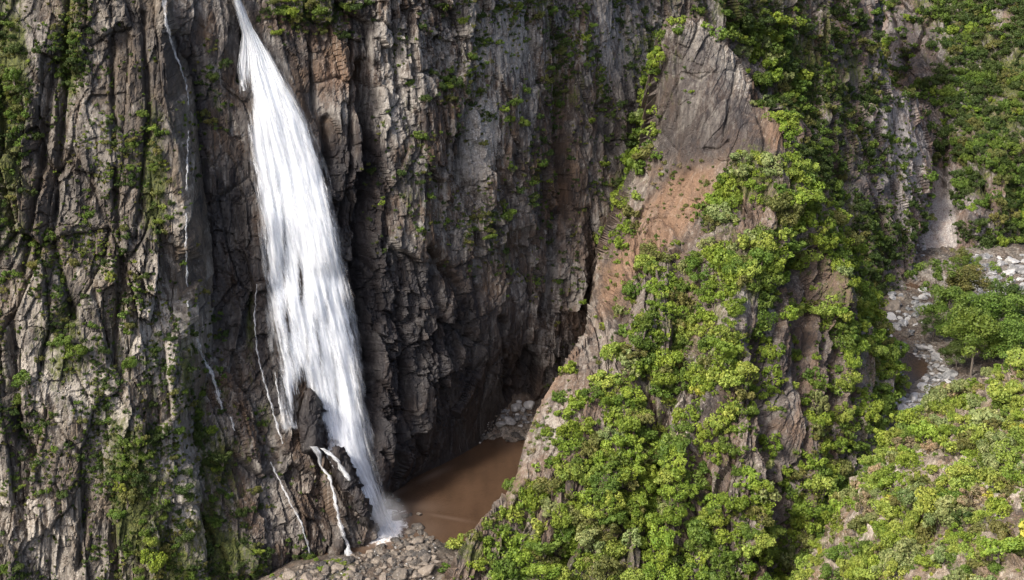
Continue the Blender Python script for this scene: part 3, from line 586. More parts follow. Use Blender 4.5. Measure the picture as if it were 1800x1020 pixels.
def ribbon(name, pts, widths, mat, parent=None, off=0.6, loc=None, cov0=0.75):
    pts = np.array(pts, float); seg = np.r_[0, np.cumsum(np.hypot(*np.diff(pts, axis=0).T))]; n = max(6, int(seg[-1] / 3)); t = np.linspace(0, seg[-1], n)
    cx = np.interp(t, seg, pts[:, 0]) + 0.7 * np.sin(t * 0.21) + 0.5 * np.sin(t * 0.53 + 1); cy = np.interp(t, seg, pts[:, 1]); wd = np.interp(t, seg, widths)
    wd = wd * (1 + 0.25 * np.sin(t * 0.13) + 0.2 * np.sin(t * 0.37 + 2))
    C = np.array([surf(a, b)[0] for a, b in zip(cx, cy)]); Bn = np.array([surf(a, b)[1] for a, b in zip(cx, cy)])
    D = C[:, 1].copy(); ker = 7
    Dm = np.array([D[max(0, i - 3):i + 4].min() for i in range(n)]); Dm = np.convolve(np.pad(Dm, ker // 2, 'edge'), np.ones(ker) / ker, 'valid')
    rows = []
    for j, s_ in enumerate(np.linspace(-1, 1, 5)):
        rows.append(at(cx + s_ * wd / 2, cy, Dm - off - 0.5 * (1 - s_ * s_)))
    V = np.stack(rows, 1); 
    if loc is None: loc = V[-1, 2]
    V = V.reshape(-1, 3) - np.array(loc); idx = np.arange(n * 5).reshape(n, 5); q = np.stack([idx[:-1, :-1], idx[:-1, 1:], idx[1:, 1:], idx[1:, :-1]], -1).reshape(-1, 4)
    S_, T_ = np.meshgrid(np.linspace(-1, 1, 5), t * 0.14); fl_ = np.stack([S_ * wd[:, None] * 0.07, T_, S_ * 0, S_ * 0 + 1], -1)
    me = npmesh(name, V, q, mat, True, {'flow': fl_.reshape(-1, 4), 'cover': (cov0 - 0.35 * np.abs(S_) ** 3).ravel()})
    o = link(name, me, parent); 
    if parent is None: o.location = loc
    return o
def trickle(pts, widths, label, **k):
    return tag(ribbon('water_trickle', pts, widths, M_WT, **k), label, 'waterfall', 'thin side falls')
trickle([(287, -10), (292, 40), (306, 90), (318, 120), (328, 150), (332, 185)], [7, 7, 6, 5, 4, 2], 'thin white side fall at the top of the cliff above the dark cleft', cov0=0.48)
trickle([(331, 230), (328, 330), (327, 440), (330, 540)], [4, 4, 4, 4], 'faint thread of water hanging down the dark cleft', cov0=0.45)
trickle([(345, 595), (357, 630), (372, 655), (383, 690), (390, 720)], [5, 7, 8, 9, 6], 'thin broken white trickle over grey rock right of the cleft foot', cov0=0.5)
trickle([(405, 733), (413, 758)], [5, 3], 'very short white trickle on rock left of the waterfall foot', cov0=0.55)
trickle([(451, 500), (447, 560), (452, 620), (463, 665), (475, 705), (486, 745), (497, 780)], [2, 3, 3, 4, 4, 5, 4], 'long narrow white trickle close beside the left edge of the waterfall', cov0=0.55)
trickle([(475, 812), (488, 838), (500, 862), (512, 888), (528, 915), (537, 945), (546, 975)], [3, 5, 4, 4, 5, 4, 5], 'crooked white trickle down the brown ledge, left of the thicker one', cov0=0.52)
trickle([(550, 785), (562, 800), (562, 818), (578, 836), (586, 862), (592, 895), (600, 930), (610, 955), (614, 980)], [14, 9, 7, 6, 6, 7, 7, 9, 11], 'thicker white stream down the brown ledge beside the waterfall foot', cov0=0.62)
trickle([(566, 788), (588, 804), (600, 822), (614, 845)], [8, 11, 10, 9], 'short white chute behind the dark soaked knob at the ledge top', cov0=0.62)
trickle([(421, 95), (423, 130), (429, 160)], [3, 5, 4], 'small white strand joining the waterfall near its top left', cov0=0.7)
trickle([(483, 655), (489, 690), (494, 720)], [3, 4, 3], 'tiny white thread on soaked rock at the waterfall foot', cov0=0.5)

def pool_material(name, deep, foamy):
    m = N(name); v = m.coord((1, 1, 1)); fo = m.attr('foam').outputs['Fac']
    n = m.noise(v, 0.55, 6, 0.68, 0.6); n2 = m.noise(m.coord((0.5, 0.18, 1)), 0.4, 4, 0.6)
    c = m.mix(m.ramp(n2, 0.35, 0.7), deep, tuple(q * 1.35 for q in deep))
    c = m.mix(m.ramp(fo, 0.0, 0.7, 0, 0.55), c, (0.24, 0.18, 0.14))
    ff = m.ramp(m.math('ADD', fo, m.math('MULTIPLY', m.math('SUBTRACT', n, 0.5), 1.5)), 0.52, 0.80)
    c = m.mix(ff, c, foamy)
    b = m.n('Bump'); b.inputs['Strength'].default_value = 0.6; b.inputs['Distance'].default_value = 0.15; m.l(m.noise(v, 2.2, 4, 0.6), b.inputs['Height'])
    p = m.n('BsdfPrincipled'); m.l(c, p.inputs['Base Color']); m.l(m.ramp(ff, 0, 1, 0.16, 0.8), p.inputs['Roughness']); m.l(b.outputs[0], p.inputs['Normal']); m.v(1.33, p.inputs['IOR'])
    return m.done(p.outputs[0])
M_POOL = pool_material('brown_water', (0.047, 0.028, 0.017), (0.80, 0.77, 0.73))
def water_plane(name, x0, x1, y0, y1, z, mat, foam, label, step=0.6, ok=None):
    nx, ny = int((x1 - x0) / step), int((y1 - y0) / step); X, Y = np.meshgrid(np.linspace(x0, x1, nx), np.linspace(y0, y1, ny), indexing='ij')
    P = np.stack([X, Y, np.full_like(X, z)], -1); px, py, dp = proj(P)
    fm = blob(px, py, foam); idx = np.arange(nx * ny).reshape(nx, ny); q = np.stack([idx[:-1, :-1], idx[1:, :-1], idx[1:, 1:], idx[:-1, 1:]], -1).reshape(-1, 4)
    return tag(link(name, npmesh(name, P.reshape(-1, 3), q, mat, True, {'foam': fm.ravel()})), label, kind='structure')
water_plane('pool_water', -50, 22, 303, 396, 0.0, M_POOL, [(660, 925, 50, 30, 1.7), (690, 905, 50, 22, .55), (715, 892, 50, 12, .36), (775, 908, 50, 3, .22, 10), (700, 930, 60, 20, .4), (775, 1005, 20, 30, .8), (690, 870, 30, 6, .4, -25), (760, 836, 30, 5, .3, -25)],
            'still brown plunge pool at the foot of the waterfall')
water_plane('creek_water', 92, 150, 385, 520, 4.35, M_POOL, [(1590, 560, 16, 20, .5), (1560, 600, 12, 14, .5)], 'dark brown creek pool between grey boulders')
ribbon('creek_cascade', [(1590, 550), (1591, 560), (1593, 574)], [3, 3, 4], M_WT, off=0.8, cov0=0.45); tag(bpy.data.objects['creek_cascade'], 'little cascade spilling between big dark creek boulders', 'cascade')

def mist(name, px, py, Y, rx, ry, rz, dens_):
    import bmesh
    b = bmesh.new(); bmesh.ops.create_icosphere(b, subdivisions=3, radius=1); me = bpy.data.meshes.new(name); b.to_mesh(me); b.free()
    m = N(name); c = m.coord(); g = m.n('VectorMath', operation='LENGTH'); m.l(c, g.inputs[0]); n = m.noise(c, 1.6, 3, 0.6)
    f = m.math('MULTIPLY', m.math('POWER', m.ramp(g.outputs['Value'], 1.0, 0.0), 1.6), m.ramp(n, 0.35, 0.75, 0.15, 1.6))
    v = m.n('VolumePrincipled'); v.inputs['Color'].default_value = (0.97, 0.98, 1, 1); m.l(m.math('MULTIPLY', f, dens_), v.inputs['Density']); m.l(v.outputs[0], m.out.inputs[1]); me.materials.append(m.m)
    o = link(name, me); o.location = at(px, py, Y); o.scale = (rx, ry, rz); return tag(o, 'thin white spray cloud drifting where the waterfall hits the pool', kind='stuff')
mist('spray_mist', 664, 905, 319, 8.5, 4.5, 7.0, 0.26)
S.cycles.volume_bounces = 2; S.cycles.volume_step_rate = 4
# ------------------------------------------------------------------ boulders
def ico(sub):
    import bmesh
    b = bmesh.new(); bmesh.ops.create_icosphere(b, subdivisions=sub, radius=1); V = np.array([v.co[:] for v in b.verts]); Fq = np.array([[v.index for v in f.verts] for f in b.faces]); b.free(); return V, Fq
IV, IF = ico(3)
def boulder_mesh(k, mat, flat=0.65, cuts=9):
    r = np.random.default_rng(900 + k); n = r.normal(size=(cuts, 3)); n /= np.linalg.norm(n, axis=1)[:, None]; h = r.uniform(0.5, 0.95, cuts)
    dd = IV @ n.T; rad = np.min(np.where(dd > 0.05, h / np.maximum(dd, 0.05), 9), 1); rad = np.minimum(rad, 1.05)
    V = IV * rad[:, None] * np.array([1, r.uniform(0.65, 0.95), flat * r.uniform(0.8, 1.15)]); V += 0.03 * r.normal(size=V.shape) * 0.6
    return npmesh('boulder', V, IF, mat, False)
BM_L = [boulder_mesh(k, M_STONE, 0.55) for k in range(8)]; BM_D = [boulder_mesh(k + 20, M_STONE_DARK, 0.6) for k in range(8)]
LM = []   # landmark phrases are chosen near each thing
def poly_pts(poly, n, r):
    p = np.array(poly); out = []
    while len(out) < n:
        a = r.uniform(p[:, 0].min(), p[:, 0].max()); b = r.uniform(p[:, 1].min(), p[:, 1].max())
        if inside(np.array([a]), np.array([b]), poly)[0]: out.append((a, b))
    return out
ORD = ['first', 'second', 'third', 'fourth', 'fifth', 'sixth', 'seventh', 'eighth', 'ninth', 'tenth', 'eleventh', 'twelfth']
def ordinal(i, n): 
    if i < 12: return ORD[i]
    d = i + 1; return '%d%s' % (d, 'th' if 10 <= d % 100 <= 20 else {1: 'st', 2: 'nd', 3: 'rd'}.get(d % 10, 'th'))
def name_all(items):
    """items: (object, phrase, px, py): phrases that several share get their order from the left"""
    g = {}
    for it in items: g.setdefault(it[1], []).append(it)
    for ph, l in g.items():
        if len(l) == 1: l[0][0]['label'] = ph; continue
        l.sort(key=lambda t: (t[2], t[3]))
        for i, it in enumerate(l): it[0]['label'] = '%s, %s from left' % (ph, ordinal(i, len(l)))
def bword(r, tones): return ('huge' if r > 2.3 else 'large' if r > 1.5 else 'mid-sized' if r > 0.9 else 'small')
stone_items = []
def put_boulder(px, py, r, meshes, name, phrase, group, rr, P=None, sink=0.25, flat=1.0):
    if P is None: P = surf(px, py)[0]
    o = link(name, meshes[rr.integers(len(meshes))]); sx = r * rr.uniform(0.85, 1.2)
    o.location = (P[0], P[1], P[2] + r * 0.35 - sink * r); o.rotation_euler = (rr.uniform(-.35, .35), rr.uniform(-.35, .35), rr.uniform(0, 6.28)); o.scale = (sx, r, r * flat)
    tag(o, None, 'boulder', group); stone_items.append((o, '%s %s' % (bword(r, 0), phrase), px, py)); return o
def zone_boulders(poly, n, r0, r1, meshes, name, phrase, group, seed, z=None, pw=2.2, gap=0.72, cap=300, want=None, flat=1.0):
    rr = np.random.default_rng(seed); rad = np.sort(np.r_[r0 + (r1 - r0) * rr.random(int(n * 1.3)) ** pw, r0 * rr.uniform(.8, 1.4, n * 8)])[::-1]; pts = poly_pts(poly, len(rad), rr); done = []
    for (a, b), r in zip(pts, rad):
        P = surf(a, b)[0] if z is None else atz(a, b, z)
        if z is None and P[2] > 14: continue
        if any((P[0] - q[0]) ** 2 + (P[1] - q[1]) ** 2 < (gap * (r + q[2])) ** 2 for q in done): continue
        done.append((P[0], P[1], r)); put_boulder(a, b, r, meshes, name, phrase(a, b) if callable(phrase) else phrase, group, rr, P, flat=flat)
        if len(done) >= n: break
    return done
def tal_phrase(a, b):
    if b < 945: return 'brown angular boulder at the pool edge of the rock heap'
    if a < 640: return 'brown angular boulder in the rock heap under the ledge'
    if a > 715: return 'brown angular boulder on the heap beside the pool outflow'
    return 'brown angular boulder in the middle of the rock heap'
TAL = [(470, 1020), (500, 1004), (545, 992), (620, 978), (655, 968), (692, 950), (716, 922), (738, 925), (768, 955), (772, 985), (752, 1035), (470, 1035)]
zone_boulders(TAL, 280, 0.5, 2.2, BM_D, 'boulder', tal_phrase, 'boulders heaped below the waterfall', 11, pw=2.6, gap=0.54)
for a, b, r in [(682, 884, 1.7), (672, 893, 1.1), (700, 880, .8), (697, 912, 1.4), (712, 908, 1.1), (728, 925, 1.0), (722, 905, .7), (737, 905, .9), (690, 872, .7)]:
    put_boulder(a, b, r, BM_D, 'boulder', 'dark soaked boulder standing in the pool by the waterfall foot', 'boulders heaped below the waterfall', rng, atz(a, b, 0.1))
zone_boulders([(845, 778), (850, 760), (925, 752), (935, 775)], 26, 0.5, 1.7, BM_D, 'beach_boulder', 'flat grey brown stone on the beach behind the pool', 'stones on the back beach', 12, gap=0.6, flat=0.7)
zone_boulders([(878, 750), (885, 722), (912, 706), (935, 715), (940, 748)], 34, 0.7, 1.9, BM_L, 'beach_boulder', 'grey boulder in the rubble heap at the gully mouth', 'rubble heap at the gully foot', 13, gap=0.55)
def ck_phrase(a, b):
    if b < 520: return 'pale boulder in the far creek bed by the sand chute' if a < 1700 else 'pale boulder in the wide boulder field upstream'
    if b < 600: return 'grey boulder around the little creek cascade'
    if b < 690: return 'pale boulder on the bank right of the creek pool'
    return 'pale boulder on the near bank below the creek pool'
for a, b, w_, ph in [(1569, 540, 3.2, 0), (1583, 525, 1.8, 0), (1612, 545, 2.4, 0), (1572, 575, 3.0, 0), (1603, 568, 2.0, 0), (1577, 608, 2.9, 0), (1593, 588, 1.7, 0), (1625, 613, 2.6, 0), (1640, 717, 2.6, 0), (1620, 680, 1.8, 0), (1720, 473, 2.6, 0), (1738, 495, 3.2, 0), (1775, 480, 3.0, 0),
                     (1795, 470, 2.4, 0), (1760, 510, 3.0, 0), (1705, 455, 1.6, 0), (1583, 658, 1.0, 1), (1577, 672, .8, 1), (1590, 664, .7, 1), (1583, 676, .8, 1)]:
    put_boulder(a, b, w_, BM_L if ph or b < 520 or b > 600 else BM_D[:4] + BM_L[:4], 'creek_boulder', 'white stone standing in the creek pool' if ph else 'rounded ' + ck_phrase(a, b), 'boulders in the creek bed', rng, atz(a, b, 4.5 if ph else 0) if ph or surf(a, b)[0][2] > 14 else surf(a, b)[0])
zone_boulders([(1700, 450), (1810, 445), (1810, 520), (1770, 560), (1700, 540)], 100, 0.8, 3.2, BM_L, 'creek_boulder', ck_phrase, 'boulders in the creek bed', 14, gap=0.56)
zone_boulders([(1610, 600), (1640, 610), (1670, 655), (1690, 690), (1640, 725), (1575, 735), (1570, 700), (1620, 690), (1630, 650), (1608, 625)], 125, 0.6, 2.3, BM_L, 'creek_boulder', ck_phrase, 'boulders in the creek bed', 15, gap=0.56)
zone_boulders([(1555, 510), (1640, 495), (1650, 540), (1620, 600), (1560, 600)], 45, 0.7, 2.3, BM_L, 'creek_boulder', ck_phrase, 'boulders in the creek bed', 16, gap=0.56)
zone_boulders([(1610, 425), (1625, 422), (1625, 450), (1605, 455)], 10, 0.6, 1.6, BM_L, 'creek_boulder', 'white rock at the foot of the sand chute', 'boulders in the creek bed', 17, gap=0.6)
name_all(stone_items)

# ------------------------------------------------------------------ plants
def crown_mesh(k, nl, leaves, leaf=0.085, spread=(1, 1, 0.62), lr=(0.34, 0.52), up=0.15):
    r = np.random.default_rng(3000 + k); C = []; Rr = []
    for i in range(nl):
        a = r.uniform(0, 6.283); q = math.sqrt(r.random()) * 0.80; zc = r.uniform(0.1, 1.0) * math.sqrt(max(0.05, 1 - q * q)) 
        C.append((q * math.cos(a) * spread[0], q * math.sin(a) * spread[1], zc * spread[2])); Rr.append(r.uniform(lr[0] * 0.65, lr[1] * 1.1) * (1 - 0.3 * q))
    C.append((0, 0, 0.2 * spread[2])); Rr.append(0.5)
    C = np.array(C); Rr = np.array(Rr); li = r.integers(0, len(C), leaves)
    d = r.normal(size=(leaves, 3)); d[:, 2] += up; d /= np.linalg.norm(d, axis=1)[:, None]
    P = C[li] + d * (Rr[li] * r.uniform(0.82, 1.06, leaves))[:, None] * np.array([1, 1, 0.85]); P[:, 2] += 0.15
    n = d * 1.0 + r.normal(size=d.shape) * 0.6; n /= np.linalg.norm(n, axis=1)[:, None]
    t = np.cross(n, r.normal(size=d.shape)); t /= np.linalg.norm(t, axis=1)[:, None]; b = np.cross(n, t)
    s = leaf * r.uniform(0.6, 1.3, leaves)[:, None]
    V = np.stack([P - t * s - b * s * 0.3, P + b * s * 0.75, P + t * s - b * s * 0.2, P - b * s * 0.8], 1).reshape(-1, 3)
    q = np.arange(leaves * 4).reshape(-1, 4)
    lobe = r.uniform(0.15, 0.85, len(C)); a = np.clip(lobe[li] + r.normal(size=leaves) * 0.22, 0, 1)
    return npmesh('crown', V, q, M_LEAF, False, {'leaf': np.repeat(a, 4)})
def stem_mesh(k, h=0.5, w_=0.05):
    r = np.random.default_rng(4000 + k); V = []; q = []; 
    for j in range(4):
        a = r.uniform(0, 6.28); e = np.array([math.cos(a) * r.uniform(.15, .5), math.sin(a) * r.uniform(.15, .5), h * r.uniform(.8, 1.3)])
        p0 = np.array([0, 0, -0.35]); n = len(V)
        for p, rr in ((p0, w_), ((p0 + e) * 0.5 + np.array([0, 0, .02]), w_ * .7), (e, w_ * .35)):
            for m_ in range(5): V.append(p + rr * np.array([math.cos(m_ * 1.2566), math.sin(m_ * 1.2566), 0]))
        for s_ in (0, 5):
            for m_ in range(5): q.append((n + s_ + m_, n + s_ + (m_ + 1) % 5, n + s_ + 5 + (m_ + 1) % 5, n + s_ + 5 + m_))
    return npmesh('stem', np.array(V), np.array(q), M_BARK, True)
CR = [crown_mesh(0, 12, 2400, .06, (1, 1, .7), (.24, .42)), crown_mesh(1, 16, 2600, .06, (1, 1, .62), (.2, .38)), crown_mesh(2, 18, 2800, 0.058, (1, .9, .7), (.26, .42)), crown_mesh(3, 9, 2200, .065), crown_mesh(4, 22, 2800, 0.055, (1, 1, .5), (.22, .36)), crown_mesh(5, 13, 2400, .06, (.9, .9, .9), (.24, .40)),
      crown_mesh(6, 16, 2000, 0.06, (1, 1, .8), (.2, .34)), crown_mesh(7, 24, 2200, 0.055, (1, 1, .95), (.16, .28))]
SMALL = [crown_mesh(20 + i, 6 + 2 * i, 520 + 40 * i, 0.11, (1, 1, .8), (.25, .45)) for i in range(4)]
def grass_mesh(k, n=170):
    r = np.random.default_rng(3500 + k); a = r.uniform(0, 6.283, n); q = r.random(n) * 0.55; base = np.stack([q * np.cos(a), q * np.sin(a), np.zeros(n) - .15], 1)
    out = np.stack([np.cos(a), np.sin(a), np.zeros(n)], 1) * r.uniform(.1, .8, n)[:, None]; h = r.uniform(.5, 1.2, n); tip = base + out; tip[:, 2] += h; mid = base + out * .35; mid[:, 2] += h * .65
    sd_ = np.stack([-np.sin(a), np.cos(a), np.zeros(n)], 1) * 0.05
    V = np.stack([base - sd_, base + sd_, mid + sd_ * 1.2, mid - sd_ * 1.2, mid - sd_ * 1.2, mid + sd_ * 1.2, tip + sd_ * .2, tip - sd_ * .2], 1).reshape(-1, 3)
    return npmesh('grass_blades', V, np.arange(n * 8).reshape(-1, 4), M_LEAF, False, {'leaf': np.repeat(r.random(n), 8)})
ST = [stem_mesh(i) for i in range(3)]
TINT = dict(bright=(0.165, 0.225, 0.032), lime=(0.215, 0.265, 0.052), yellow=(0.28, 0.29, 0.045), green=(0.098, 0.148, 0.026), dark=(0.052, 0.080, 0.020), olive=(0.130, 0.135, 0.042), sage=(0.20, 0.235, 0.095), dry=(0.25, 0.195, 0.125), orange=(0.36, 0.22, 0.06))
WORD = dict(bright='bright green', lime='lime green', yellow='bright yellow', green='mid-green', dark='dark green', olive='olive green', sage='sage green', dry='brownish', orange='orange')
LAND = [  # where plants stand, by things one can find: (px, py, phrase)
 (20, 120, 'in the green strip by the cliff top corner'), (125, 90, 'in the seam between slabs on the buttress top'), (90, 300, 'on the buttress around its dark upper hollow'), (280, 300, 'on the mossy streak beside the dark cleft'), (180, 420, 'on the middle of the pale buttress'),
 (40, 500, 'on the buttress edge at mid height'), (120, 610, 'on the buttress shelf above the pale slabs'), (230, 560, 'on the buttress left of the cleft foot'), (60, 760, 'by the dark overhang low on the buttress'), (300, 700, 'on pale rock near the cleft foot'), (210, 850, 'in the green gully low on the buttress'),
 (60, 950, 'on the broken rocks at the buttress foot'), (350, 800, 'in the green hollow left of the brown ledge'), (340, 950, 'at the gully bottom beside the brown ledge'), (460, 900, 'on the brown ledge under the waterfall'), (590, 1000, 'beside the boulder heap'),
 (390, 300, 'on the rock rib left of the waterfall'), (540, 20, 'on the cliff rim right of the waterfall top'), (720, 100, 'high on the cliff right of the waterfall'), (740, 300, 'on the dark cliff at mid height'), (860, 180, 'by the pale streaked slab on the cliff'), (880, 380, 'on the dark cliff below the pale streaked slab'), (960, 90, 'at the head of the rusty gully'),
 (800, 520, 'low on the dark cliff above the pool'), (960, 320, 'along the rusty gully'), (1060, 80, 'on the cliff left of the bare spire'), (1140, 230, 'on the left flank of the bare spire'), (1080, 380, 'on the rim left of the rust coloured slope'), (970, 560, 'on the rubble slope above the gully foot'), (1220, 20, 'on the cliff above the spire tip'),
 (1340, 90, 'in the green saddle behind the spire'), (1340, 160, 'behind the shoulder of the spire'), (1330, 290, 'on the crest below the square spire block'), (1260, 340, 'on the grassy edge of the rust coloured slope'), (1380, 400, 'on the upper ridge flank'), (1260, 480, 'by the thicket crowning the pale rib'), (1130, 500, 'on the knoll at the rust slope foot'),
 (1440, 350, 'on the right shoulder of the ridge'), (1480, 480, 'on the right flank of the ridge'), (1540, 600, 'on the ridge side over the creek boulders'), (1400, 560, 'on the ridge right of the pale rib'), (1060, 620, 'on the ridge above the lone round bush'), (1160, 620, 'on the ridge between rust slope and pale rib'), (1000, 720, 'on the ridge edge above the pool'),
 (1080, 740, 'on the thick green ridge flank above the pool'), (1230, 720, 'on the slanting bare rock of the ridge'), (1340, 700, 'in the shaded ravine of the ridge'), (1460, 700, 'on the lower right flank of the ridge'), (1540, 740, 'at the ridge foot near the creek pool'), (900, 880, 'on the low ridge spur beside the pool'), (800, 980, 'at the ridge spur tip by the outflow'),
 (1000, 900, 'on the dense low flank of the ridge'), (1120, 940, 'at the ridge foot in the bottom middle'), (1230, 900, 'around the bare rock low on the ridge'), (1350, 900, 'low in the shaded ravine'), (1440, 860, 'on the ridge foot facing the near slope'), (1430, 120, 'high on the gorge wall behind the spire'), (1500, 260, 'on the middle of the gorge wall'), (1470, 380, 'on the lower gorge wall behind the ridge'),
 (1570, 440, 'at the gorge wall foot over the creek'), (1600, 60, 'by the dark notch of the far hillside'), (1720, 80, 'high on the far hillside'), (1740, 220, 'on the middle of the far hillside'), (1660, 260, 'beside the sand chute head'), (1730, 380, 'low on the far hillside above the boulders'), (1640, 740, 'on the upper edge of the near slope'), (1750, 680, 'on the near slope below creek trees'),
 (1600, 850, 'on the gorge edge of the near slope'), (1720, 800, 'on the sunny middle of the near slope'), (1680, 920, 'among pale rocks on the near slope'), (1780, 900, 'low on the near slope by the corner'), (1530, 960, 'on the near slope beside the gorge'), (1620, 1000, 'at the bottom of the near slope')]
for l_ in LAND: 
    if len(l_[2].split()) > 9: print("LONG", l_[2])
LXY = np.array([l[:2] for l in LAND], float)
def where_(px, py): return LAND[int(np.argmin(((LXY - (px, py)) ** 2).sum(1)))][2]
PL = []      # every plant: dict(P, r, tint, px, py, d px, zone, proto, rz)
class Grid:
    def __init__(s, c): s.c = c; s.g = {}
    def ok(s, P, r, gap):
        k = tuple((P // s.c).astype(int)); 
        for i in (-1, 0, 1):
            for j in (-1, 0, 1):
                for l in (-1, 0, 1):
                    for q, rq in s.g.get((k[0] + i, k[1] + j, k[2] + l), ()):
                        if ((P - q) ** 2).sum() < (gap * (r + rq)) ** 2: return False
        s.g.setdefault(k, []).append((P, r)); return True
GR = Grid(6.0)
def tint_of(key, rr):
    t = np.array(TINT[key]) * rr.uniform(0.85, 1.15); t[0] *= rr.uniform(0.92, 1.08); return tuple(t) + (1.0,)
def add_plant(P, r, key, zone, rr, proto=None, kind='shrub'):
    px, py, dp = proj(np.array(P, float)); PL.append(dict(P=np.array(P, float), r=r, key=key, tint=tint_of(key, rr), px=float(px), py=float(py), d=2 * r * F / float(dp), zone=zone, proto=proto, kind=kind))
def scatter(sh, zone, n, r0, r1, keys, pw=1.6, dp_=1.3, seed=0, gap=0.62, tries=3, clip=None, base=0.0, kind='shrub', up=0.0, lift=0.25):
    rr = np.random.default_rng(seed); s = SHEETS[sh]; V = s['V']; view = CAM - V; view /= np.linalg.norm(view, axis=1)[:, None]
    w_ = s['A'] * np.clip((s['N'] * view).sum(1), 0.05, 1) / s['dp'] ** 2 * (np.clip(dens(s['px'], s['py']), 0, 1) + base) ** dp_
    cl = 0.5 + 1.3 * fbm(V, (7, 7, 11), 3, 400); w_ = w_ * np.clip(cl, 0.05, 2)
    w_ = w_ * (s['ds'] < (12 if sh == 'near_slope' else 3)) * (s['dp'] < depth_at(np.clip(s['px'], 0, 1799), np.clip(s['py'], 0, 1019)) + 5)
    w_ = w_ * (1 + up * np.clip(s['N'][:, 2], 0, 1))
    inf = (s['px'] > -70) & (s['px'] < 1870) & (s['py'] > -70) & (s['py'] < 1090); w_ = w_ * inf
    if clip is not None: w_ = w_ * clip(s['px'], s['py'])
    w_ /= w_.sum(); m = n * tries; idx = rr.choice(len(V), m, p=w_); rad = np.sort(r0 + (r1 - r0) * rr.random(m) ** pw)[::-1]
    kk = list(keys); pr = np.array([keys[k] for k in kk], float); pr /= pr.sum(); c = 0
    tn = fbm(V[idx], (9, 9, 9), 2, 500)
    for i, r in zip(range(m), rad):
        P = V[idx[i]] + s['B'][idx[i]] * r * lift
        if not GR.ok(P, r, gap): continue
        u = np.clip(0.5 + 0.32 * tn[i] + 0.30 * rr.normal(), 0, 0.9999); key = kk[min(len(kk) - 1, int(np.searchsorted(np.cumsum(pr), u)))]
        add_plant(P, r, key, zone, rr, kind=kind); c += 1
        if c >= n: break
    print('plants', zone, c)
def hero(lst, zone):
    rr = np.random.default_rng(5)
    for a, b, d, key in lst:
        P, Bn, n = surf(a, b); dp = (P - CAM) @ FWD; r = d * dp / F / 2; P = P + Bn * r * 0.5 + np.array([0, 0, -0.2 * r]); GR.ok(P, r, 0.2); add_plant(P, r, key, zone, rr)
hero([(800, 965, 40, 'lime'), (832, 945, 40, 'olive'), (852, 905, 34, 'lime'), (782, 1000, 44, 'green'), (862, 985, 44, 'green'), (885, 955, 40, 'bright'), (835, 990, 40, 'bright'), (905, 905, 34, 'lime'), (925, 870, 30, 'bright'), (945, 820, 26, 'lime'), (962, 760, 24, 'bright'), (985, 700, 30, 'green'), (1003, 650, 34, 'bright'), (1155, 492, 50, 'green'), (1112, 514, 52, 'green'), (1235, 480, 64, 'green'), (1280, 468, 76, 'bright'), (1322, 485, 56, 'bright'), (1250, 515, 54, 'green'), (1205, 505, 44, 'green'), (1290, 515, 44, 'bright'), (1215, 535, 44, 'bright'), (1250, 555, 44, 'bright'),
      (1162, 520, 30, 'lime'), (1100, 545, 34, 'sage'), (1130, 570, 40, 'green'), (1072, 545, 18, 'sage'), (1060, 575, 28, 'bright'), (1090, 590, 36, 'green'), (1345, 60, 56, 'bright'), (1358, 92, 50, 'green'), (1318, 88, 44, 'bright'), (1330, 128, 50, 'green'), (1300, 120, 34, 'bright'), (1355, 165, 46, 'green'), (1372, 130, 40, 'sage'),
      (1318, 178, 22, 'sage'), (1343, 184, 26, 'sage'), (1365, 58, 34, 'green'), (1137, 262, 42, 'bright'), (1118, 292, 34, 'bright'), (1104, 320, 34, 'lime'), (1088, 372, 30, 'bright'), (1133, 165, 34, 'bright'), (1150, 132, 30, 'green'), (1160, 212, 30, 'green'), (1130, 230, 28, 'green'), (1120, 345, 24, 'lime'), (1066, 430, 24, 'lime'), (1143, 405, 18, 'green'),
      (1340, 278, 50, 'lime'), (1372, 300, 46, 'lime'), (1310, 300, 44, 'sage'), (1345, 318, 50, 'bright'), (1358, 352, 28, 'yellow'), (1390, 285, 30, 'lime'), (1275, 315, 36, 'green'), (1240, 365, 30, 'green'), (1290, 385, 22, 'sage'), (1316, 380, 22, 'sage'), (1325, 420, 44, 'sage'), (1365, 410, 42, 'lime'), (1395, 400, 40, 'bright'), (1440, 350, 46, 'lime'), (1400, 470, 44, 'sage'),
      (1380, 540, 46, 'lime'), (1390, 520, 36, 'bright'), (1375, 575, 26, 'bright'), (1260, 640, 40, 'lime'), (1235, 685, 36, 'yellow'), (1300, 665, 26, 'green'), (1230, 775, 44, 'bright'), (1265, 810, 34, 'bright'), (1195, 620, 38, 'green'), (1215, 580, 44, 'lime'), (1165, 660, 50, 'bright'), (1165, 690, 44, 'green'), (1150, 830, 36, 'bright'), (1090, 840, 50, 'bright'), (990, 820, 50, 'green'),
      (1180, 780, 34, 'bright'), (1192, 740, 24, 'lime'), (940, 945, 30, 'lime'), (1000, 950, 40, 'bright'), (1050, 870, 44, 'bright')], 'ridge')
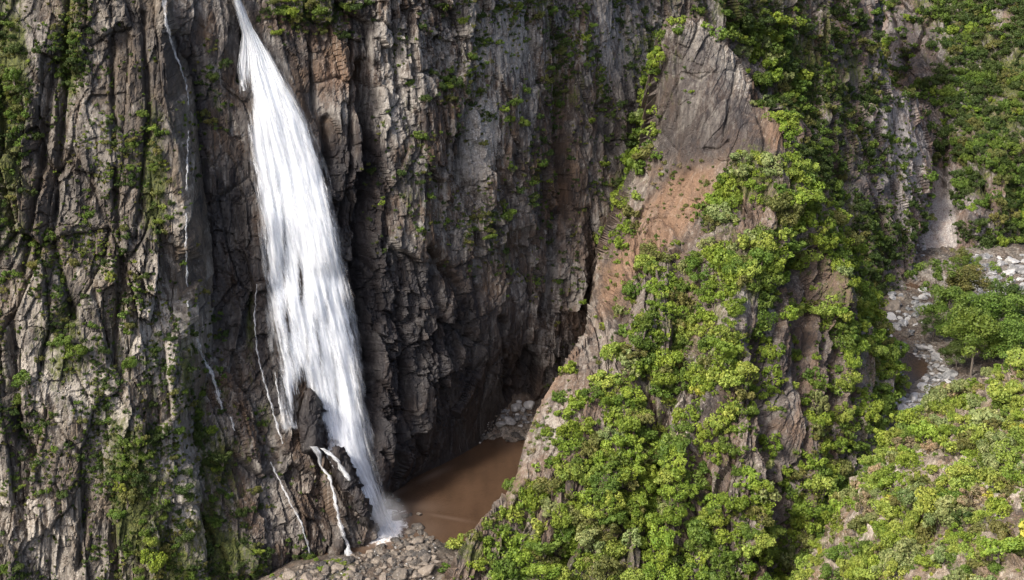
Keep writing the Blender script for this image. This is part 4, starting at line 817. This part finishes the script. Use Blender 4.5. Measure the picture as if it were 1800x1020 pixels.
hero([(1665, 925, 56, 'yellow'), (1702, 918, 46, 'dark'), (1612, 850, 44, 'lime'), (1628, 728, 46, 'lime'), (1590, 760, 30, 'lime'), (1735, 790, 44, 'bright'), (1732, 815, 36, 'green'), (1745, 745, 56, 'sage'), (1685, 760, 60, 'bright'), (1680, 790, 50, 'green'), (1650, 690, 44, 'olive'), (1690, 700, 50, 'green'), (1730, 700, 44, 'olive'), (1615, 955, 56, 'lime'), (1665, 985, 60, 'sage'),
      (1700, 970, 36, 'lime'), (1535, 975, 46, 'lime'), (1560, 930, 40, 'bright'), (1545, 1010, 60, 'lime'), (1690, 860, 50, 'bright'), (1640, 830, 40, 'lime'), (1600, 785, 46, 'dry'), (1560, 810, 36, 'sage'), (1530, 890, 50, 'dry'), (1780, 860, 60, 'olive'), (1770, 940, 60, 'olive'), (1580, 880, 40, 'olive'), (1640, 880, 30, 'green'), (1790, 800, 40, 'olive'), (1785, 690, 60, 'lime'), (1790, 640, 50, 'lime'), (1760, 665, 36, 'lime')], 'near slope')
hero([(130, 612, 46, 'green'), (112, 595, 36, 'green'), (138, 612, 24, 'bright'), (45, 662, 38, 'green'), (30, 695, 30, 'green'), (210, 832, 36, 'green'), (208, 850, 28, 'lime'), (262, 975, 50, 'bright'), (265, 945, 36, 'lime'), (205, 900, 34, 'green'), (220, 870, 44, 'olive'), (266, 222, 22, 'lime'), (274, 262, 26, 'olive'), (268, 290, 24, 'green'), (280, 312, 22, 'lime'), (272, 338, 26, 'olive'), (284, 360, 20, 'lime'), (276, 384, 26, 'lime'), (286, 404, 20, 'olive'), (18, 40, 34, 'green'), (30, 80, 38, 'dark'), (24, 130, 40, 'green'), (36, 170, 34, 'dark'), (18, 200, 30, 'green'), (124, 60, 26, 'green'), (120, 110, 24, 'dark'), (116, 140, 24, 'green'), (384, 800, 46, 'dark'), (325, 850, 38, 'dark'), (345, 960, 60, 'dark'), (325, 935, 40, 'dark'), (348, 985, 36, 'green'), (215, 770, 34, 'green'),
      (232, 635, 30, 'green'), (296, 590, 24, 'dark'), (508, 18, 34, 'bright'), (558, 14, 32, 'green'), (602, 10, 26, 'green'), (884, 374, 36, 'green'), (830, 398, 20, 'green'), (30, 855, 24, 'green'), (82, 858, 20, 'green'), (190, 485, 26, 'lime'), (10, 990, 44, 'green'), (90, 412, 30, 'green'), (340, 760, 30, 'dark'), (475, 985, 18, 'green'), (400, 870, 20, 'green')], 'cliff')
notspire = lambda px, py: 1 - blob(px, py, [(1215, 630, 26, 90, .9, 25), (1175, 660, 20, 50, .6), (1310, 545, 26, 34, .95), (1345, 570, 12, 50, .8), (1180, 745, 18, 60, .85, -15), (1230, 900, 26, 70, .9), (1350, 690, 40, 140, .75), (1250, 720, 22, 60, .7, 30), (1405, 640, 10, 200, .6), (1320, 390, 10, 50, .6), (970, 760, 14, 60, .7, 30), (1440, 500, 10, 90, .5), ([(1168, 48), (1215, 40), (1290, 112), (1325, 200), (1385, 220), (1385, 270), (1300, 270), (1240, 350), (1150, 440), (1060, 520), (1050, 590), (1100, 450), (1120, 330), (1160, 220)], 20, 0.97)])
scatter('rock_ridge', 'ridge', 1250, 0.9, 4.2, dict(green=.30, bright=.38, lime=.17, sage=.08, olive=.07), pw=2.8, seed=31, gap=0.40, clip=notspire, tries=5, dp_=1.9)
scatter('rock_ridge', 'ridge', 4200, 0.3, 0.95, dict(dark=.15, green=.35, bright=.25, lime=.1, olive=.15), seed=32, gap=0.38, clip=notspire, tries=4, dp_=1.2)
scatter('near_slope', 'near slope', 330, 0.9, 3.6, dict(green=.14, bright=.26, lime=.24, yellow=.02, sage=.18, olive=.12, dry=.04), pw=2.4, seed=33, gap=0.46, tries=6, dp_=1.6)
scatter('near_slope', 'near slope', 1700, 0.25, 0.8, dict(green=.2, lime=.25, sage=.15, olive=.2, dry=.2), seed=34, gap=0.38, dp_=0.7)
scatter('cliff_face', 'ridge', 110, 1.4, 4.2, dict(dark=.2, green=.35, bright=.35, sage=.1), seed=51, gap=0.42, tries=6, dp_=0.6, lift=0.45, clip=lambda px, py: blob(px, py, [([(1265, 30), (1400, 20), (1400, 260), (1340, 200), (1310, 130)], 16, 1)]))
scatter('cliff_face', 'ridge', 60, 1.0, 3.0, dict(dark=.1, green=.3, bright=.4, lime=.2), seed=52, gap=0.42, tries=6, dp_=0.6, lift=0.45, clip=lambda px, py: blob(px, py, [([(1130, 120), (1165, 110), (1145, 250), (1120, 330), (1070, 440), (1050, 420), (1090, 330), (1110, 220)], 14, 1)]))
scatter('rock_ridge', 'ridge', 150, 0.2, 0.9, dict(olive=.5, dry=.2, green=.3), seed=53, gap=0.5, tries=3, dp_=0.3, base=0.3, clip=lambda px, py: blob(px, py, [([(1180, 290), (1300, 280), (1240, 400), (1120, 500), (960, 700), (840, 900), (800, 980), (900, 900), (1000, 740), (1050, 560), (1060, 440), (1130, 300)], 40, 1)]))
scatter('cliff_face', 'cliff', 650, 0.6, 2.0, dict(dark=.5, green=.3, bright=.05, olive=.15), pw=2.2, seed=35, gap=0.5, tries=5, dp_=1.9, up=1.5)
scatter('cliff_face', 'cliff', 3600, 0.25, 0.75, dict(dark=.5, green=.2, olive=.3), seed=36, gap=0.4, dp_=1.4, up=2.0, tries=4)
scatter('cliff_buttress', 'cliff', 560, 0.5, 1.5, dict(dark=.5, green=.3, olive=.2), pw=2.2, seed=37, gap=0.5, tries=5, dp_=2.0, up=1.5)
scatter('cliff_buttress', 'cliff', 3200, 0.22, 0.6, dict(dark=.35, green=.3, olive=.3, lime=.05), seed=38, gap=0.45, dp_=1.4, up=2.0, tries=4)
scatter('gorge_wall', 'far', 480, 1.0, 2.8, dict(dark=.6, green=.28, bright=.02, olive=.1), pw=1.8, seed=39, gap=0.42, tries=5, dp_=1.5)
scatter('gorge_wall', 'far', 1800, 0.45, 1.0, dict(dark=.45, green=.35, olive=.2), seed=40, gap=0.42, dp_=1.1)
scatter('far_hillside', 'far', 760, 1.0, 3.8, dict(dark=.5, green=.3, bright=.1, olive=.1), pw=1.6, seed=41, gap=0.42, tries=5, dp_=1.6)
scatter('far_hillside', 'far', 1000, 0.5, 1.2, dict(dark=.4, green=.3, olive=.3), seed=42, gap=0.5, dp_=1.0)
for nm, zone in (('rock_ledge201', 'cliff'),):
    scatter(nm, 'cliff', 60, 0.25, 0.7, dict(green=.4, olive=.4, lime=.2), seed=43, gap=0.5, dp_=0.5, base=0.3)
scatter('gorge_floor', 'floor', 90, 0.35, 0.9, dict(lime=.4, bright=.4, green=.2), seed=44, gap=0.4, clip=lambda px, py: blob(px, py, [(575, 1000, 50, 22, 1), (500, 1015, 50, 20, .7)]), base=0.5)

# individuals: the 300 of each kind that show largest; the rest one mass per kind
KIND = {'ridge': ('ridge_shrub', 'shrub', 'shrubs on the ridge', 300), 'near slope': ('slope_shrub', 'shrub', 'shrubs on the near slope', 300), 'cliff': ('cliff_shrub', 'shrub', 'shrubs rooted in the cliff', 300), 'far': ('hillside_tree', 'tree', 'trees on the far gorge sides', 300), 'floor': ('streamside_shrub', 'shrub', 'shrubs by the boulder heap', 20)}
rr = np.random.default_rng(77); items = []
rest = []
for zone, (nm, cat, grp, cap) in KIND.items():
    l = [p for p in PL if p['zone'] == zone]
    for p in l:
        vis = -20 < p['px'] < 1820 and -20 < p['py'] < 1040; dpt = (p['P'] - CAM) @ FWD
        p['rank'] = p['d'] * (1 if vis else 0.2) * (1 if dpt < depth_at(np.array([np.clip(p['px'], 0, 1799)]), np.array([np.clip(p['py'], 0, 1019)]))[0] + 4 else 0.3)
    l.sort(key=lambda p: -p['rank'])
    for i, p in enumerate(l):
        if i >= cap: rest.append(p); continue
        k = int(rr.integers(8)) if p['key'] not in ('dry',) else 7
        if p['key'] in ('sage',) and rr.random() < .5: k = 6
        s = p['r']; size = 'large' if p['d'] > 42 else 'mid-sized' if p['d'] > 24 else 'small'
        root = link(nm, None); root.empty_display_size = 0.3; root.location = p['P'] - np.array([0, 0, 0.45 * s]); root.rotation_euler = (rr.uniform(-.35, .35), rr.uniform(-.35, .35), rr.uniform(0, 6.28)); root.scale = (s * rr.uniform(.75, 1.3), s * rr.uniform(.75, 1.2), s * rr.uniform(.75, 1.35))
        c = link('crown', CR[k], root); c['tint'] = p['tint'][:3]
        if p['d'] > 20: link('trunk' if cat == 'tree' else 'stem', ST[i % 3], root)
        tag(root, None, cat, grp); items.append((root, '%s %s %s %s' % (size, WORD[p['key']], cat, where_(p['px'], p['py'])), p['px'], p['py']))
name_all(items)
def mass(name, label, pts, protos):
    """everything past the limit: one object that instances shrub meshes on points"""
    n = len(pts); me = bpy.data.meshes.new(name); me.vertices.add(n); me.vertices.foreach_set('co', np.array([p['P'] - np.array([0, 0, .4 * p['r']]) for p in pts], np.float32).ravel())
    a = me.attributes.new('tint', 'FLOAT_COLOR', 'POINT'); a.data.foreach_set('color', np.array([p['tint'] for p in pts], np.float32).ravel())
    a = me.attributes.new('size', 'FLOAT_VECTOR', 'POINT'); a.data.foreach_set('vector', np.array([[p['r'], p['r'], p['r'] * rr.uniform(.8, 1.3)] for p in pts], np.float32).ravel())
    a = me.attributes.new('turn', 'FLOAT_VECTOR', 'POINT'); a.data.foreach_set('vector', np.stack([rr.uniform(-.3, .3, n), rr.uniform(-.3, .3, n), rr.uniform(0, 6.28, n)], 1).astype(np.float32).ravel())
    a = me.attributes.new('pick', 'INT', 'POINT'); pk_ = rr.integers(0, len(protos), n)
    if protos[0].name.startswith('leafy'): pk_ = np.where((pk_ % 2 == 1) & (np.array([p['r'] for p in pts]) > 0.55), pk_ - 1, pk_)   # grass stays small
    a.data.foreach_set('value', pk_.astype(np.int32))
    o = link(name, me); g = bpy.data.node_groups.new(name, 'GeometryNodeTree'); g.interface.new_socket('Geometry', in_out='INPUT', socket_type='NodeSocketGeometry'); g.interface.new_socket('Geometry', in_out='OUTPUT', socket_type='NodeSocketGeometry')
    gi = g.nodes.new('NodeGroupInput'); go = g.nodes.new('NodeGroupOutput'); jn = g.nodes.new('GeometryNodeJoinGeometry'); m2p = g.nodes.new('GeometryNodeMeshToPoints'); g.links.new(gi.outputs[0], m2p.inputs['Mesh'])
    def na(nm, dt):
        x = g.nodes.new('GeometryNodeInputNamedAttribute'); x.data_type = dt; x.inputs['Name'].default_value = nm; return [s_ for s_ in x.outputs if s_.enabled and s_.name == 'Attribute'][0]
    sz, tn, pk = na('size', 'FLOAT_VECTOR'), na('turn', 'FLOAT_VECTOR'), na('pick', 'INT')
    for i, po in enumerate(protos):
        cmp_ = g.nodes.new('FunctionNodeCompare'); cmp_.data_type = 'INT'; cmp_.operation = 'EQUAL'; ins = [s_ for s_ in cmp_.inputs if s_.enabled]; g.links.new(pk, ins[0]); ins[1].default_value = i
        oi = g.nodes.new('GeometryNodeObjectInfo'); oi.transform_space = 'ORIGINAL'; oi.inputs['Object'].default_value = po; oi.inputs['As Instance'].default_value = True
        iop = g.nodes.new('GeometryNodeInstanceOnPoints'); g.links.new(m2p.outputs[0], iop.inputs['Points']); g.links.new(cmp_.outputs[0], iop.inputs['Selection']); g.links.new(oi.outputs['Geometry'], iop.inputs['Instance']); g.links.new(tn, iop.inputs['Rotation']); g.links.new(sz, iop.inputs['Scale'])
        g.links.new(iop.outputs[0], jn.inputs[0])
    g.links.new(jn.outputs[0], go.inputs[0]); md = o.modifiers.new('scatter', 'NODES'); md.node_group = g
    tag(o, label, kind='stuff'); return o
# two small tufts that also stand on the boulder heap as things of their own lend their meshes
SMALL[1] = grass_mesh(1); SMALL[3] = grass_mesh(2, 220)
protos = []
for i, (a, b) in enumerate([(562, 1002), (585, 1008), (604, 992), (575, 988)]):
    P = surf(a, b)[0]; o = link('leafy_tuft', SMALL[i]); o.location = P; o.scale = (.8,) * 3; o['tint'] = TINT['lime']; protos.append(o)
    tag(o, ['small lime green tuft left of the boulder heap', 'small lime green tuft low in front of the boulder heap', 'small lime green tuft beside the stream end on the heap', 'small lime green tuft under the brown ledge foot'][i], 'plant', 'tufts on the boulder heap')
for zone, nm, lab in (('ridge', 'ridge_undergrowth', 'low scrub and smaller bushes covering the ridge'), ('near slope', 'slope_undergrowth', 'low scrub covering the near slope'), ('cliff', 'cliff_undergrowth', 'small plants rooted all over the cliffs'), ('far', 'hillside_undergrowth', 'small trees and scrub on the far gorge sides')):
    mass(nm, lab, [p for p in rest if p['zone'] == zone], protos)

# ------------------------------------------------------------------ creek trees
def tree_trunk(k, h, w_, limbs=7):
    r = np.random.default_rng(6000 + k); V = []; q = []
    def tube(p0, p1, r0, r1, bend):
        n = len(V); m = (p0 + p1) / 2 + bend
        for p, rr_ in ((p0, r0), (m, (r0 + r1) / 2), (p1, r1)):
            for j in range(6): V.append(p + rr_ * np.array([math.cos(j * 1.0472), math.sin(j * 1.0472), 0]))
        for s_ in (0, 6):
            for j in range(6): q.append((n + s_ + j, n + s_ + (j + 1) % 6, n + s_ + 6 + (j + 1) % 6, n + s_ + 6 + j))
    top = np.array([r.uniform(-.6, .6), r.uniform(-.6, .6), h * 0.93]); tube(np.array([0, 0, -1.0]), top, w_, w_ * .25, np.array([r.uniform(-.3, .3), 0, 0])); ends = [top]
    for i in range(limbs):
        t = 0.42 + 0.5 * i / limbs; a = i * 2.4 + r.uniform(-.4, .4); L = h * (0.33 - 0.16 * t) * r.uniform(.8, 1.3); p0 = top * t; p1 = p0 + np.array([math.cos(a) * L, math.sin(a) * L, L * .55]); tube(p0, p1, w_ * .42 * (1.2 - t), w_ * .1, np.array([0, 0, -.15 * L])); ends.append(p1)
    return npmesh('trunk', np.array(V), np.array(q), M_BARK, True), np.array(ends)
def tree_crown(k, ends, h, cl=3, lr=0.12, leaves=3600, leaf=0.22):
    r = np.random.default_rng(7000 + k); C = np.concatenate([ends + r.normal(size=ends.shape) * h * 0.065 * np.array([1.2, 1.2, .7]) for _ in range(cl)]); Rr = r.uniform(.6, 1.15, len(C)) * h * lr
    li = r.integers(0, len(C), leaves); d = r.normal(size=(leaves, 3)); d[:, 2] += .25; d /= np.linalg.norm(d, axis=1)[:, None]; P = C[li] + d * (Rr[li] * r.uniform(.6, 1.05, leaves))[:, None] * np.array([1, 1, .85])
    n = d + r.normal(size=d.shape) * .5; n /= np.linalg.norm(n, axis=1)[:, None]; t = np.cross(n, r.normal(size=d.shape)); t /= np.linalg.norm(t, axis=1)[:, None]; b = np.cross(n, t); s = leaf * r.uniform(.6, 1.3, leaves)[:, None]
    V = np.stack([P - t * s, P + b * s * .7, P + t * s, P - b * s * .7], 1).reshape(-1, 3); lo = r.uniform(.2, .8, len(C)); a = np.clip(lo[li] + r.normal(size=leaves) * .2, 0, 1)
    return npmesh('crown', V, np.arange(leaves * 4).reshape(-1, 4), M_LEAF, False, {'leaf': np.repeat(a, 4)})
TR = []
for k, (h, cl, lr, lv) in enumerate([(14, 4, .12, 6500), (14, 4, .12, 6500), (14, 3, .085, 3600), (14, 2, .08, 1800)]):
    tm, ends = tree_trunk(k, h, .28 if k < 2 else .2); TR.append((tm, tree_crown(k, ends, h, cl, lr, lv)))
def rubble():
    r = np.random.default_rng(88); pts = []
    for poly, n in ((TAL, 900), ([(845, 778), (850, 750), (885, 715), (935, 710), (940, 775)], 260), ([(1560, 500), (1640, 480), (1700, 445), (1800, 445), (1800, 560), (1700, 560), (1690, 690), (1640, 730), (1575, 735), (1570, 700), (1625, 690), (1625, 640), (1600, 610), (1560, 600)], 1500)):
        for a, b in poly_pts(poly, n, r):
            P = surf(a, b)[0]
            if P[2] > 14: continue
            pts.append(dict(P=np.array(P) + np.array([0, 0, .1]), r=r.uniform(.14, .5), tint=(1, 1, 1, 1)))
    return pts
mass('gravel', 'small loose stones between the boulders', rubble(), [o for o in bpy.data.objects if o.name in ('boulder', 'boulder.001', 'boulder.002', 'creek_boulder.001', 'creek_boulder.002')])
trees = [  # foot px, py, height px, kind, tint, spread, label
 (1640, 548, 90, 2, 'green', 1.15, 'open crowned dark tree with visible trunk beside the creek cascade'), (1692, 520, 70, 2, 'green', 1.0, 'tall open tree in front of the far boulder field'), (1748, 556, 84, 3, 'green', 1.0, 'thin sparse tree with bare trunk before the pale boulders'),
 (1662, 590, 84, 0, 'green', 1.5, 'broad low tree just right of the creek cascade'), (1700, 560, 80, 1, 'olive', 1.5, 'olive rounded tree behind the big creekside thicket'), (1705, 672, 120, 0, 'green', 1.25, 'biggest dense dark green tree above the creek pool bank'), (1740, 640, 110, 1, 'green', 1.3, 'dense tree right of the biggest creekside tree'),
 (1775, 610, 100, 0, 'dark', 1.4, 'dark tree at the right end of the creekside thicket'), (1800, 580, 60, 1, 'bright', 1.3, 'bright tree at the frame edge under the boulder field'), (1692, 478, 38, 1, 'olive', 1.3, 'small olive tree at the foot of the sand chute'), (1735, 600, 70, 1, 'green', 1.5, 'low green tree in the middle of the creekside thicket'),
 (1800, 640, 80, 0, 'lime', 1.2, 'yellow green tree at the frame edge over the near slope'), (1762, 668, 100, 0, 'green', 1.2, 'broad dense tree at the lower right of the creekside thicket'), (1722, 640, 80, 1, 'bright', 1.2, 'brighter green tree in the middle front of the creekside thicket'), (1680, 628, 76, 1, 'green', 1.2, 'dense rounded tree between the creek rocks and the thicket'),
 (1640, 600, 44, 1, 'dark', 1.6, 'low dark bushy tree overhanging the grey creek rocks'), (1680, 660, 60, 0, 'dark', 1.3, 'low dark tree at the end of the pale stone bank'),]
for a, b, hp, k, key, sp, lab in trees:
    P = atz(a, b, 6.0); dp = (P - CAM) @ FWD; h = hp * dp / F / math.cos(R(22)); root = link('creek_tree', None); root.location = P; sc = h / 14; sp = 1 + (sp - 1) * .6; root.scale = (sc * sp, sc * sp, sc); root.rotation_euler = (0, 0, rr.uniform(0, 6.28))
    tm, cm_ = TR[k]; link('trunk', tm, root); c = link('crown', cm_, root); c['tint'] = tint_of(key, rr)[:3]; tag(root, lab, 'tree', 'trees beside the creek')
